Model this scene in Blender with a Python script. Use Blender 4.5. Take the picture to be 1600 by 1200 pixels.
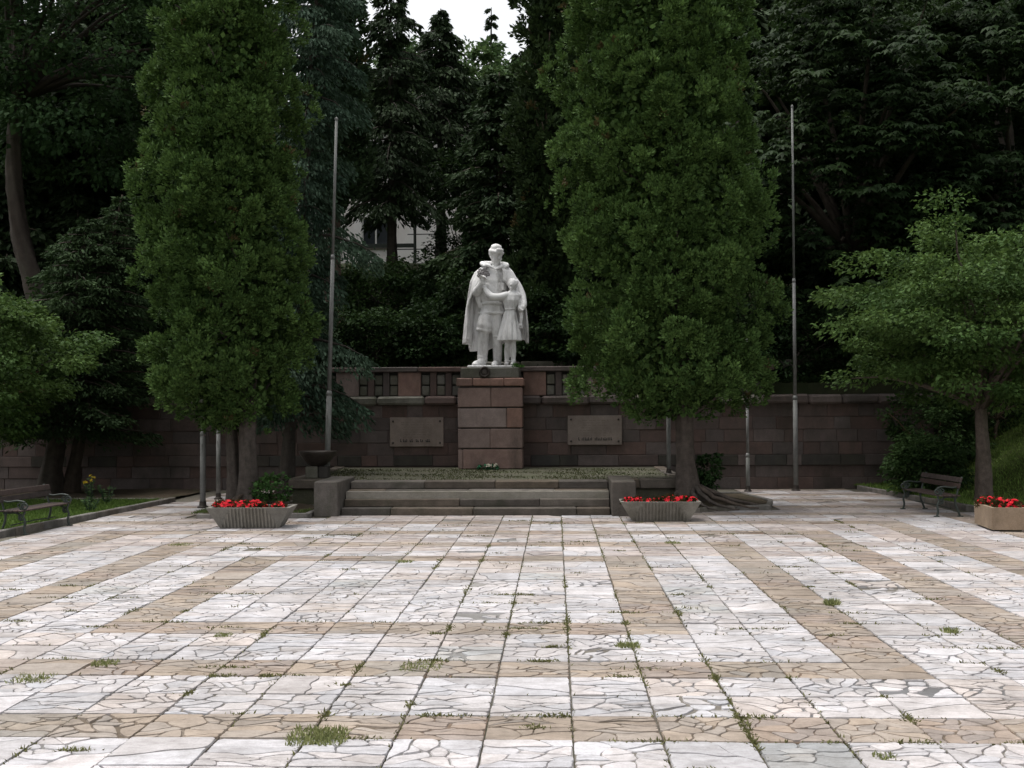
import bpy, bmesh, math, random
import numpy as np
from mathutils import Vector, Matrix
for o in list(bpy.data.objects): bpy.data.objects.remove(o)
rnd = random.Random(7); NR = np.random.default_rng(11)
SC = bpy.context.scene; COL = SC.collection
PI = math.pi; R = math.radians

# ------------------------------------------------------------------ camera, sky, sun, exposure
cd = bpy.data.cameras.new('camera'); cam = bpy.data.objects.new('camera', cd); COL.objects.link(cam)
cd.sensor_width = 36; cd.lens = 36 * 1780 / 1600; cd.clip_end = 3000; cd.clip_start = 0.05
YAW = math.atan(68 / 1780); PIT = math.atan(40 / 1780); ROLL = R(0.25)
cam.matrix_world = (Matrix.Translation((0, 0, 2.1)) @ Matrix.Rotation(YAW, 4, 'Z')
                    @ Matrix.Rotation(PI / 2 + PIT, 4, 'X') @ Matrix.Rotation(-ROLL, 4, 'Z'))
SC.camera = cam
SUN_EL, SUN_AZ = R(73), R(285)          # azimuth clockwise from +Y: light comes from beyond the trees, from the left
w = bpy.data.worlds.new('World'); SC.world = w; w.use_nodes = True
nt = w.node_tree; bg = nt.nodes['Background']
sky = nt.nodes.new('ShaderNodeTexSky'); sky.sky_type = 'NISHITA'; sky.sun_disc = False
sky.sun_elevation = SUN_EL; sky.sun_rotation = SUN_AZ; sky.dust_density = 6; sky.air_density = 1.2; sky.altitude = 400
hs = nt.nodes.new('ShaderNodeHueSaturation'); hs.inputs['Saturation'].default_value = 0.12
nt.links.new(sky.outputs[0], hs.inputs['Color']); nt.links.new(hs.outputs[0], bg.inputs['Color'])
bg.inputs['Strength'].default_value = 0.15
sl = bpy.data.lights.new('sun', 'SUN'); sl.energy = 1.35; sl.angle = R(40); sl.color = (1.0, 0.96, 0.90)
sun = bpy.data.objects.new('sun', sl); COL.objects.link(sun)
sdir = Vector((math.sin(SUN_AZ) * math.cos(SUN_EL), math.cos(SUN_AZ) * math.cos(SUN_EL), math.sin(SUN_EL)))
sun.rotation_euler = sdir.to_track_quat('Z', 'Y').to_euler(); sun.location = sdir * 60
SC.view_settings.view_transform = 'Standard'; SC.view_settings.look = 'None'
SC.view_settings.gamma = 1; SC.view_settings.use_curve_mapping = False
SC.view_settings.exposure = 0.68
SC.cycles.max_bounces = 6; SC.cycles.transparent_max_bounces = 4

# ------------------------------------------------------------------ helpers
def tag(o, label=None, cat=None, group=None, kind=None):
    for k, v in (('label', label), ('category', cat), ('group', group), ('kind', kind)):
        if v: o[k] = v
    return o
def empty(name, loc=(0, 0, 0), rz=0):
    o = bpy.data.objects.new(name, None); COL.objects.link(o); o.location = loc; o.rotation_euler = (0, 0, rz)
    o.empty_display_size = 0.2
    return o
class MB:
    def __init__(s): s.v = []; s.f = []; s.c = []
    def add(s, vs, fs, col=None):
        b = len(s.v); s.v += [tuple(p) for p in vs]; s.f += [tuple(b + i for i in f) for f in fs]
        s.c += [col or (1, 1, 1)] * len(vs)
        return s
    def box(s, x0, x1, y0, y1, z0, z1, bv=0.0, col=None, jit=0.0):
        """box with chamfered edges on every side (24 corners)"""
        c = Vector(((x0 + x1) / 2, (y0 + y1) / 2, (z0 + z1) / 2)); h = ((x1 - x0) / 2, (y1 - y0) / 2, (z1 - z0) / 2)
        j = lambda: rnd.uniform(-jit, jit)
        if bv <= 0:
            vs = [(c.x + a * h[0] + j(), c.y + b * h[1] + j(), c.z + d * h[2] + j()) for a in (-1, 1) for b in (-1, 1) for d in (-1, 1)]
            return s.add(vs, [(0, 1, 3, 2), (4, 6, 7, 5), (0, 4, 5, 1), (2, 3, 7, 6), (0, 2, 6, 4), (1, 5, 7, 3)], col)
        bv = min(bv, min(h) * 0.45); vs = []; idx = {}
        for a in (-1, 1):
            for b in (-1, 1):
                for d in (-1, 1):
                    jj = (j(), j(), j())
                    for ax in range(3):
                        p = [a * h[0], b * h[1], d * h[2]]; sg = (a, b, d)
                        for k in range(3):
                            if k != ax: p[k] -= sg[k] * bv
                        idx[(a, b, d, ax)] = len(vs); vs.append((c.x + p[0] + jj[0], c.y + p[1] + jj[1], c.z + p[2] + jj[2]))
        fs = []
        for ax in range(3):
            o1, o2 = [k for k in range(3) if k != ax]
            for sg in (-1, 1):
                q = []
                for (u, v_) in ((-1, -1), (1, -1), (1, 1), (-1, 1)):
                    t = [0, 0, 0]; t[ax] = sg; t[o1] = u; t[o2] = v_; q.append(idx[(t[0], t[1], t[2], ax)])
                fs.append(q)
        for ax in range(3):
            o1, o2 = [k for k in range(3) if k != ax]
            for u in (-1, 1):
                for v_ in (-1, 1):
                    t0 = [0, 0, 0]; t0[o1] = u; t0[o2] = v_; t1 = list(t0); t0[ax] = -1; t1[ax] = 1
                    fs.append((idx[(*t0, o1)], idx[(*t1, o1)], idx[(*t1, o2)], idx[(*t0, o2)]))
        for a in (-1, 1):
            for b in (-1, 1):
                for d in (-1, 1): fs.append((idx[(a, b, d, 0)], idx[(a, b, d, 1)], idx[(a, b, d, 2)]))
        return s.add(vs, fs, col)
    def tube(s, pts, rad, seg=8, col=None, cap=True):
        pts = [Vector(p) for p in pts]; n = len(pts)
        rad = rad if hasattr(rad, '__len__') else [rad] * n
        vs = []; up = None
        for i, p in enumerate(pts):
            t = (pts[min(i + 1, n - 1)] - pts[max(i - 1, 0)])
            t = t.normalized() if t.length > 1e-9 else Vector((0, 0, 1))
            if up is None: up = Vector((1, 0, 0)) if abs(t.x) < 0.8 else Vector((0, 1, 0))
            a = up.cross(t).normalized(); up = t.cross(a)
            for k in range(seg):
                an = 2 * PI * k / seg; vs.append(p + (a * math.cos(an) + up * math.sin(an)) * rad[i])
        fs = [(i * seg + k, i * seg + (k + 1) % seg, (i + 1) * seg + (k + 1) % seg, (i + 1) * seg + k) for i in range(n - 1) for k in range(seg)]
        if cap: fs += [tuple(range(seg))[::-1], tuple((n - 1) * seg + k for k in range(seg))]
        return s.add(vs, fs, col)
    def lathe(s, prof, c=(0, 0, 0), seg=24, col=None):
        n = len(prof)
        vs = [(c[0] + r * math.cos(2 * PI * k / seg), c[1] + r * math.sin(2 * PI * k / seg), c[2] + z) for (r, z) in prof for k in range(seg)]
        fs = [(i * seg + k, i * seg + (k + 1) % seg, (i + 1) * seg + (k + 1) % seg, (i + 1) * seg + k) for i in range(n - 1) for k in range(seg)]
        fs += [tuple(range(seg))[::-1], tuple((n - 1) * seg + k for k in range(seg))]
        return s.add(vs, fs, col)
    def prism(s, poly, z0, z1, inset=0.0, col=None):
        """vertical prism of a convex xy polygon with a slightly smaller top"""
        cx = sum(p[0] for p in poly) / len(poly); cy = sum(p[1] for p in poly) / len(poly); n = len(poly); top = []
        for (x, y) in poly:
            d = math.hypot(x - cx, y - cy) or 1; k = max(0, 1 - inset / d); top.append((cx + (x - cx) * k, cy + (y - cy) * k, z1))
        vs = [(x, y, z0) for (x, y) in poly] + top
        return s.add(vs, [tuple(range(n, 2 * n))] + [(i, (i + 1) % n, n + (i + 1) % n, n + i) for i in range(n)], col)
    def build(s, name, mat, parent=None, smooth=False, color=False):
        me = bpy.data.meshes.new(name); me.from_pydata(s.v, [], s.f)
        if color:
            a = me.color_attributes.new('col', 'FLOAT_COLOR', 'POINT')
            a.data.foreach_set('color', np.array([(*c, 1) for c in s.c], dtype=np.float32).ravel())
        if smooth: me.polygons.foreach_set('use_smooth', [True] * len(me.polygons))
        bm = bmesh.new(); bm.from_mesh(me); bmesh.ops.recalc_face_normals(bm, faces=bm.faces); bm.to_mesh(me); bm.free()
        me.materials.append(mat); o = bpy.data.objects.new(name, me); COL.objects.link(o)
        if parent: o.parent = parent
        return o
def copy_tree(o, parent=None):
    c = o.copy(); COL.objects.link(c); c.parent = parent
    for ch in o.children: copy_tree(ch, c)
    return c

# ------------------------------------------------------------------ materials
def new_mat(name):
    m = bpy.data.materials.new(name); m.use_nodes = True; t = m.node_tree
    return m, t, t.nodes['Principled BSDF'], t.nodes.new, t.links.new
def ramp(t, stops):
    n = t.nodes.new('ShaderNodeValToRGB'); e = n.color_ramp.elements
    while len(e) < len(stops): e.new(0.5)
    for i, (p, c) in enumerate(stops): e[i].position = p; e[i].color = (*c, 1)
    return n
def mixc(t, kind, fac, a, b):
    n = t.nodes.new('ShaderNodeMix'); n.data_type = 'RGBA'; n.blend_type = kind
    for s, v in ((0, fac), (6, a), (7, b)):
        if hasattr(v, 'links'): t.links.new(v, n.inputs[s])
        else: n.inputs[s].default_value = v if s == 0 else (*v, 1)
    return n.outputs[2]
def noise(t, scale, detail=4, rough=0.6, obj=True, stretch=None):
    c = t.nodes.new('ShaderNodeTexCoord') if obj else None
    n = t.nodes.new('ShaderNodeTexNoise'); n.inputs['Scale'].default_value = scale
    n.inputs['Detail'].default_value = detail; n.inputs['Roughness'].default_value = rough
    src = c.outputs['Object'] if obj else t.nodes.new('ShaderNodeNewGeometry').outputs['Position']
    if stretch:
        mp = t.nodes.new('ShaderNodeMapping'); mp.inputs['Scale'].default_value = stretch
        t.links.new(src, mp.inputs[0]); src = mp.outputs[0]
    t.links.new(src, n.inputs['Vector'])
    return n.outputs['Fac']
def bump(t, b, h, strength=0.4, dist=0.02):
    n = t.nodes.new('ShaderNodeBump'); n.inputs['Strength'].default_value = strength; n.inputs['Distance'].default_value = dist
    t.links.new(h, n.inputs['Height']); t.links.new(n.outputs[0], b.inputs['Normal'])
def weathered(name, c0, c1, stain=(0.05, 0.05, 0.035), scale=3.0, stain_scale=1.2, stain_amt=0.6, rough=0.85, rand=0.25, streak=True, bstr=0.5, spec=0.3, lo=0.48):
    """stone / concrete: two tones, per-piece tint, stains with a shape of their own, fine relief"""
    m, t, b, N, L = new_mat(name)
    g = noise(t, scale, 6, 0.65, False); rp = ramp(t, [(0.3, c0), (0.7, c1)]); L(g, rp.inputs[0]); out = rp.outputs[0]
    if rand:
        oi = N('ShaderNodeObjectInfo'); mr = N('ShaderNodeMapRange'); mr.inputs[3].default_value = 1 - rand; mr.inputs[4].default_value = 1 + rand
        L(oi.outputs['Random'], mr.inputs[0]); hsv = N('ShaderNodeHueSaturation'); L(mr.outputs[0], hsv.inputs['Value']); L(out, hsv.inputs['Color'])
        mr2 = N('ShaderNodeMapRange'); mr2.inputs[3].default_value = 0.6; mr2.inputs[4].default_value = 1.25
        ml = N('ShaderNodeMath'); ml.operation = 'FRACT'; mm = N('ShaderNodeMath'); mm.operation = 'MULTIPLY'; mm.inputs[1].default_value = 7.31
        L(oi.outputs['Random'], mm.inputs[0]); L(mm.outputs[0], ml.inputs[0]); L(ml.outputs[0], mr2.inputs[0]); L(mr2.outputs[0], hsv.inputs['Saturation'])
        out = hsv.outputs[0]
    s = noise(t, stain_scale, 5, 0.7, False, (1, 1, 0.35) if streak else None)
    r2 = ramp(t, [(lo, (0, 0, 0)), (lo + 0.24, (stain_amt,) * 3)]); L(s, r2.inputs[0])
    out = mixc(t, 'MIX', r2.outputs[0], out, stain)
    f = noise(t, 45, 4, 0.7, False); out = mixc(t, 'OVERLAY', 0.35, out, f)
    L(out, b.inputs['Base Color']); b.inputs['Roughness'].default_value = rough; b.inputs['Specular IOR Level'].default_value = spec
    bump(t, b, noise(t, 30, 6, 0.7, False), bstr, 0.02)
    return m
def foliage_mat(name, rough=0.55, trans=0.25, spec=0.25):
    m, t, b, N, L = new_mat(name)
    a = N('ShaderNodeAttribute'); a.attribute_name = 'col'
    L(a.outputs['Color'], b.inputs['Base Color']); b.inputs['Roughness'].default_value = rough; b.inputs['Specular IOR Level'].default_value = spec
    tr = N('ShaderNodeBsdfTranslucent'); hv = N('ShaderNodeHueSaturation'); hv.inputs['Value'].default_value = 1.3; hv.inputs['Hue'].default_value = 0.485
    L(a.outputs['Color'], hv.inputs['Color']); L(hv.outputs[0], tr.inputs['Color'])
    mx = N('ShaderNodeMixShader'); mx.inputs[0].default_value = trans
    L(b.outputs[0], mx.inputs[1]); L(tr.outputs[0], mx.inputs[2]); L(mx.outputs[0], t.nodes['Material Output'].inputs['Surface'])
    return m
def simple(name, c0, c1=None, rough=0.6, scale=12, metal=0.0, bstr=0.2, spec=0.4):
    m, t, b, N, L = new_mat(name)
    g = noise(t, scale, 5, 0.65, False); rp = ramp(t, [(0.3, c0), (0.7, c1 or tuple(x * 1.4 for x in c0))]); L(g, rp.inputs[0])
    L(rp.outputs[0], b.inputs['Base Color']); b.inputs['Roughness'].default_value = rough; b.inputs['Metallic'].default_value = metal
    b.inputs['Specular IOR Level'].default_value = spec; bump(t, b, g, bstr, 0.01)
    return m
def marble_mat():
    m, t, b, N, L = new_mat('crazy_marble')
    a = N('ShaderNodeAttribute'); a.attribute_name = 'col'; out = a.outputs['Color']
    v = noise(t, 9, 6, 0.7, False, (1, 2.5, 1)); rv = ramp(t, [(0.30, (0.70, 0.68, 0.66)), (0.5, (0.95, 0.94, 0.93)), (0.75, (1.08, 1.06, 1.04))]); L(v, rv.inputs[0])
    out = mixc(t, 'MULTIPLY', 1.0, out, rv.outputs[0])
    d = noise(t, 0.55, 6, 0.75, False); rd = ramp(t, [(0.36, (0.66, 0.65, 0.63)), (0.6, (1, 1, 1))]); L(d, rd.inputs[0])
    out = mixc(t, 'MULTIPLY', 0.8, out, rd.outputs[0])
    d2 = noise(t, 3.2, 7, 0.78, False); rd2 = ramp(t, [(0.38, (0.62, 0.60, 0.58)), (0.54, (1, 1, 1))]); L(d2, rd2.inputs[0])
    out = mixc(t, 'MULTIPLY', 0.6, out, rd2.outputs[0])
    f = noise(t, 70, 4, 0.7, False); out = mixc(t, 'OVERLAY', 0.3, out, f)
    L(out, b.inputs['Base Color']); b.inputs['Roughness'].default_value = 0.62; b.inputs['Specular IOR Level'].default_value = 0.35
    bump(t, b, noise(t, 60, 5, 0.7, False), 0.35, 0.006)
    return m
M = {}
M['marble'] = marble_mat()
M['mortar'] = weathered('joint_mortar', (0.18, 0.165, 0.14), (0.27, 0.25, 0.215), (0.09, 0.085, 0.05), 6, 0.8, 0.6, rand=0, streak=False)
M['joint'] = weathered('joint_soil', (0.085, 0.075, 0.06), (0.15, 0.135, 0.11), (0.03, 0.045, 0.015), 8, 0.9, 0.7, rand=0, streak=False)
M['wall'] = weathered('red_sandstone_wall', (0.080, 0.059, 0.053), (0.125, 0.090, 0.080), (0.04, 0.038, 0.03), 3.0, 0.8, 0.8, rand=0.2, bstr=0.9)
M['wallmortar'] = weathered('wall_mortar', (0.085, 0.062, 0.056), (0.13, 0.09, 0.08), rand=0)
M['ped'] = weathered('red_sandstone_pedestal', (0.175, 0.112, 0.094), (0.25, 0.168, 0.142), (0.075, 0.06, 0.048), 4.0, 1.3, 0.85, rand=0.14)
M['grey'] = weathered('mossy_grey_stone', (0.10, 0.095, 0.075), (0.19, 0.18, 0.15), (0.045, 0.055, 0.025), 3.5, 1.3, 0.6, rand=0.2)
M['plinth'] = weathered('mossy_plinth_stone', (0.075, 0.07, 0.055), (0.13, 0.125, 0.10), (0.035, 0.045, 0.02), 4, 1.6, 0.7, rand=0.1)
M['dark'] = weathered('dark_stone', (0.03, 0.027, 0.024), (0.06, 0.055, 0.047), rand=0.1)
M['step'] = weathered('worn_step_stone', (0.062, 0.051, 0.041), (0.118, 0.098, 0.080), (0.036, 0.040, 0.022), 4, 1.6, 0.6, rand=0.22, streak=False)
M['statue'] = weathered('whitewashed_statue_stone', (0.74, 0.735, 0.735), (0.87, 0.865, 0.86), (0.24, 0.225, 0.215), 3, 2.2, 0.85, rand=0.05, rough=0.75, bstr=0.6, lo=0.49)
M['statue_dark'] = weathered('weathered_statue_stone', (0.16, 0.15, 0.155), (0.34, 0.32, 0.32), (0.12, 0.11, 0.12), 6, 3, 0.8, rand=0)
M['plaque'] = weathered('plaque_stone', (0.17, 0.142, 0.127), (0.25, 0.212, 0.188), (0.12, 0.095, 0.075), 3, 2.2, 0.6, rand=0.08)
M['concrete'] = weathered('planter_concrete', (0.14, 0.13, 0.11), (0.24, 0.225, 0.195), (0.07, 0.065, 0.045), 4, 2.5, 0.55, rand=0.1)
M['brownbox'] = weathered('brown_planter_concrete', (0.21, 0.155, 0.105), (0.30, 0.225, 0.16), (0.12, 0.09, 0.06), 4, 3, 0.5, rand=0.05)
M['kerb'] = weathered('kerb_concrete', (0.10, 0.09, 0.08), (0.19, 0.175, 0.155), (0.05, 0.055, 0.035), 5, 2, 0.6, rand=0.2, streak=False)
M['soil'] = weathered('bed_soil', (0.045, 0.035, 0.025), (0.09, 0.07, 0.05), (0.035, 0.05, 0.02), 6, 1.3, 0.6, rand=0, streak=False, bstr=1.0, spec=0.1)
M['turf'] = weathered('turf_soil', (0.05, 0.075, 0.02), (0.08, 0.11, 0.03), (0.05, 0.045, 0.025), 5, 1.2, 0.6, rand=0, streak=False, bstr=1.0, spec=0.1)
M['platform'] = weathered('mossy_platform', (0.06, 0.058, 0.04), (0.095, 0.09, 0.062), (0.055, 0.075, 0.025), 6, 1.2, 0.7, rand=0, streak=False, bstr=0.9)
M['forest'] = weathered('forest_floor', (0.02, 0.022, 0.012), (0.04, 0.042, 0.022), (0.02, 0.035, 0.012), 2, 0.6, 0.7, rand=0, streak=False, bstr=1.0, spec=0.1)
M['bark'] = weathered('brown_bark', (0.085, 0.056, 0.039), (0.19, 0.13, 0.092), (0.045, 0.04, 0.028), 9, 2.5, 0.6, rand=0.1, bstr=1.0)
M['thujabark'] = weathered('thuja_bark', (0.050, 0.036, 0.027), (0.115, 0.083, 0.062), (0.03, 0.027, 0.02), 9, 2.5, 0.6, rand=0.1, bstr=1.0)
M['shadebark'] = weathered('shaded_maple_bark', (0.03, 0.022, 0.018), (0.06, 0.046, 0.038), rand=0, bstr=1.0)  # darker bark for the maple: its shade is put into the colour
M['darkbark'] = weathered('dark_bark', (0.035, 0.028, 0.022), (0.075, 0.06, 0.048), (0.03, 0.03, 0.02), 7, 2, 0.5, rand=0.1, bstr=1.0)
M['pole'] = weathered('grey_painted_steel', (0.13, 0.132, 0.13), (0.20, 0.20, 0.195), (0.08, 0.095, 0.07), 6, 2.5, 0.5, rand=0.08, rough=0.6, bstr=0.15)
M['iron'] = simple('dark_green_cast_iron', (0.02, 0.028, 0.024), (0.045, 0.055, 0.047), 0.55)
M['wood'] = weathered('bench_wood', (0.032, 0.021, 0.018), (0.065, 0.043, 0.037), (0.03, 0.025, 0.02), 9, 5, 0.5, rand=0.2, streak=False, rough=0.7)
M['bronze'] = simple('dark_bronze', (0.03, 0.024, 0.02), (0.055, 0.045, 0.038), 0.5, metal=0.3)
M['letter'] = simple('black_letter_paint', (0.012, 0.011, 0.011), rough=0.7)
M['plaster'] = weathered('pale_house_plaster', (0.80, 0.78, 0.75), (0.86, 0.84, 0.81), (0.55, 0.42, 0.37), 1, 0.6, 0.5, rand=0.05)
M['roof'] = weathered('grey_roof', (0.10, 0.09, 0.085), (0.16, 0.14, 0.13), rand=0)
M['frame'] = simple('pale_window_frame', (0.5, 0.5, 0.48), rough=0.5)
gm, gt, gb, gN, gL = new_mat('dark_window_glass'); gb.inputs['Base Color'].default_value = (0.03, 0.035, 0.04, 1); gb.inputs['Roughness'].default_value = 0.08
M['glass'] = gm
M['leaf'] = foliage_mat('foliage', 0.6, 0.25, 0.10); M['needle'] = foliage_mat('needles', 0.7, 0.12, 0.15); M['flower'] = foliage_mat('petals', 0.6, 0.25, 0.2)
# ------------------------------------------------------------------ foliage engine
def unit(a): return a / np.maximum(np.linalg.norm(a, axis=1, keepdims=True), 1e-9)
def leaves(name, pos, direc, length, width, cols, mat, parent=None, fold=0.25, nrm=None):
    """one mesh of many small leaves: each a kite of four points, slightly folded"""
    n = len(pos); d = unit(direc)
    if nrm is None: nrm = NR.normal(size=(n, 3))
    side = unit(np.cross(d, nrm)); nn = np.cross(side, d)
    ln = np.broadcast_to(np.asarray(length, float), (n,))[:, None]; wd = np.broadcast_to(np.asarray(width, float), (n,))[:, None]
    v = np.empty((n, 4, 3)); v[:, 0] = pos; v[:, 2] = pos + d * ln
    mid = pos + d * ln * 0.5 + nn * wd * fold
    v[:, 1] = mid + side * wd * 0.5; v[:, 3] = mid - side * wd * 0.5
    me = bpy.data.meshes.new(name); me.vertices.add(4 * n); me.vertices.foreach_set('co', v.astype(np.float32).ravel())
    me.loops.add(4 * n); me.loops.foreach_set('vertex_index', np.arange(4 * n, dtype=np.int32))
    me.polygons.add(n); me.polygons.foreach_set('loop_start', np.arange(0, 4 * n, 4, dtype=np.int32))
    me.update(calc_edges=True)
    a = me.color_attributes.new('col', 'FLOAT_COLOR', 'POINT'); c = np.ones((n, 4, 4), np.float32); c[:, :, :3] = np.clip(cols, 0, 1)[:, None, :]
    a.data.foreach_set('color', c.ravel()); me.materials.append(mat)
    o = bpy.data.objects.new(name, me); COL.objects.link(o)
    if parent: o.parent = parent
    return o
def tones(n, c0, c1, k=None, jit=0.18):
    k = NR.random(n) if k is None else k
    c = np.asarray(c0)[None] * (1 - k[:, None]) + np.asarray(c1)[None] * k[:, None]
    return c * (1 + jit * NR.normal(size=(n, 1))).clip(0.5, 1.6)
def sph(n): return unit(NR.normal(size=(n, 3)))
def limbs(mb, pts, r0, r1, seg=7):
    if seg < 9: return mb.tube(pts, np.linspace(r0, r1, len(pts)).tolist(), seg)
    # trunks: flared foot, fluted and knobbly
    P = [Vector(p) for p in pts]; Q = []
    for a, b in zip(P, P[1:]): Q += [a.lerp(b, t / 4) for t in range(4)]
    Q.append(P[-1]); n = len(Q); rr = [r0 + (r1 - r0) * i / (n - 1) + r0 * 0.7 * max(0, 1 - i / 5) ** 2 for i in range(n)]; sg = 22; b0 = len(mb.v); mb.tube(Q, rr, sg); ph = rnd.uniform(0, 6)
    for i in range(n):
        for k in range(sg):
            an = 2 * PI * k / sg + 0.04 * i; j = b0 + i * sg + k; q = 1 + 0.10 * math.sin(5 * an + ph) + 0.07 * math.sin(9 * an + ph * 2 + 0.3 * i) + rnd.uniform(-.035, .035); c = Q[i]; v = mb.v[j]
            mb.v[j] = (c.x + (v[0] - c.x) * q, c.y + (v[1] - c.y) * q, v[2])
def curve(a, b, n=5, bend=(0, 0, 0), wob=0.0):
    a, b, bd = Vector(a), Vector(b), Vector(bend); out = []
    for i in range(n + 1):
        t = i / n; p = a.lerp(b, t) + bd * (4 * t * (1 - t)) + Vector((rnd.uniform(-1, 1), rnd.uniform(-1, 1), rnd.uniform(-0.3, 0.3))) * wob * (0 < i < n)
        out.append(p)
    return out
def lobed_column(base, h0, h1, rad, nl, per, leaf, c0, c1, name='thuja_tree', label='', group=None, trunk=None, cat='tree', mat='needle', lobe=(0.28, 0.5), axis_off=(0, 0), cone=0.35, flat=1.35, lean=(0, 0)):
    """columnar thuja: a crown of bulging upright lobes of small fans round a trunk"""
    root = empty(name, base); tag(root, label, cat, group)
    ax, ay = axis_off; H = h1 - h0
    t = (np.arange(nl * 2) * 0.754877 + 0.05 * NR.random(nl * 2)) % 1.0
    prof = lambda t: np.minimum(1, (t / 0.10 + 0.30).clip(0, 1)) * (1 - cone * t ** 1.6) * np.sqrt(np.clip((1.03 - t) / 0.25, 0.02, 1))
    keep = NR.random(nl * 2) < prof(t); t = t[keep][:nl]; n = len(t); th = (np.arange(n) * 2.39996 * 1.0 + NR.normal(size=n) * 0.25) % (2 * PI)
    wobble = 1 + 0.09 * np.sin(3 * th + 9 * t) + 0.09 * np.sin(5 * th - 23 * t + 1) + 0.10 * np.sin(41 * t + 2 * th)
    ls = NR.uniform(lobe[0], lobe[1], n); rr = np.maximum(rad * prof(t) * wobble - ls * NR.uniform(0.1, 1.7, n), 0.05)
    out = np.stack([np.cos(th), np.sin(th), np.zeros(n)], 1)
    c = np.stack([ax + lean[0] * t + rr * np.cos(th), ay + lean[1] * t + rr * np.sin(th), h0 + H * t], 1)
    tone = NR.random(n)
    # every lobe carries tufts, every tuft a fan of small sprays
    q = max(6, per // 24); per = q * 24; o = np.repeat(out, q, 0); s = unit(sph(n * q) + o * 0.8 + np.array([0, 0, 0.25])); lsr = np.repeat(ls, q)[:, None]
    tc = np.repeat(c, q, 0) + s * lsr * NR.uniform(0.7, 1.05, (n * q, 1)) * np.array([1, 1, flat]); td = unit(s * 0.8 + o * 0.25 + np.array([0, 0, 0.6]) + NR.normal(size=s.shape) * 0.2)
    tk = 0.5 * np.repeat(tone, q) + 0.5 * NR.random(n * q); sp_ = sph(n * per); tr = leaf * NR.uniform(0.8, 1.5, (n * q, 1))
    p = np.repeat(tc, 24, 0) + sp_ * np.repeat(tr, 24, 0) * NR.uniform(0.1, 1.0, (n * per, 1)) - np.repeat(td, 24, 0) * leaf * 0.5
    d = np.repeat(td, 24, 0) + sp_ * 0.75
    k = 0.65 * np.repeat(tk, 24) + 0.35 * NR.random(n * per)
    cols = tones(n * per, c0, c1, k)
    dead = np.repeat(NR.random(n * q) < 0.009, 24); cols[dead] = tones(int(dead.sum()), (0.05, 0.042, 0.016), (0.095, 0.078, 0.03))
    # inner, larger sprays carry the same colours
    m = int(n * per * 0.16); ti = NR.random(m); ti = ti[NR.random(m) < prof(ti)]; m = len(ti); thi = NR.random(m) * 2 * PI; ri = rad * prof(ti) * NR.uniform(0.3, 0.72, m)
    pi_ = np.stack([ax + lean[0] * ti + ri * np.cos(thi), ay + ri * np.sin(thi), h0 + H * ti], 1)
    P = np.concatenate([p, pi_]); D = np.concatenate([d, sph(m)]); Cc = np.concatenate([cols, tones(m, c0, c1)])
    L = np.concatenate([NR.uniform(0.7, 1.3, n * per) * leaf, np.full(m, leaf * 1.8)]); W = L * np.concatenate([NR.uniform(0.4, 0.65, n * per), np.full(m, 0.7)])
    leaves('crown', P, D, L, W, Cc, M[mat], root)
    mb = MB()
    for pts, r0, r1 in (trunk or [(curve((0, 0, -0.2), (ax, ay, h0 + H * 0.75), 8, wob=0.03), 0.28, 0.06)]): limbs(mb, pts, r0, r1, 10)
    for i in range(26):
        tt = rnd.uniform(0.02, 0.8); a = rnd.uniform(0, 2 * PI); z = h0 + H * tt; L_ = rad * 0.7
        limbs(mb, curve((ax * tt, ay * tt, z - 0.3), (ax + L_ * math.cos(a), ay + L_ * math.sin(a), z + 0.5), 3), 0.05, 0.015, 5)
    mb.build('trunk', M['thujabark'], root, smooth=True)
    return root
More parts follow.
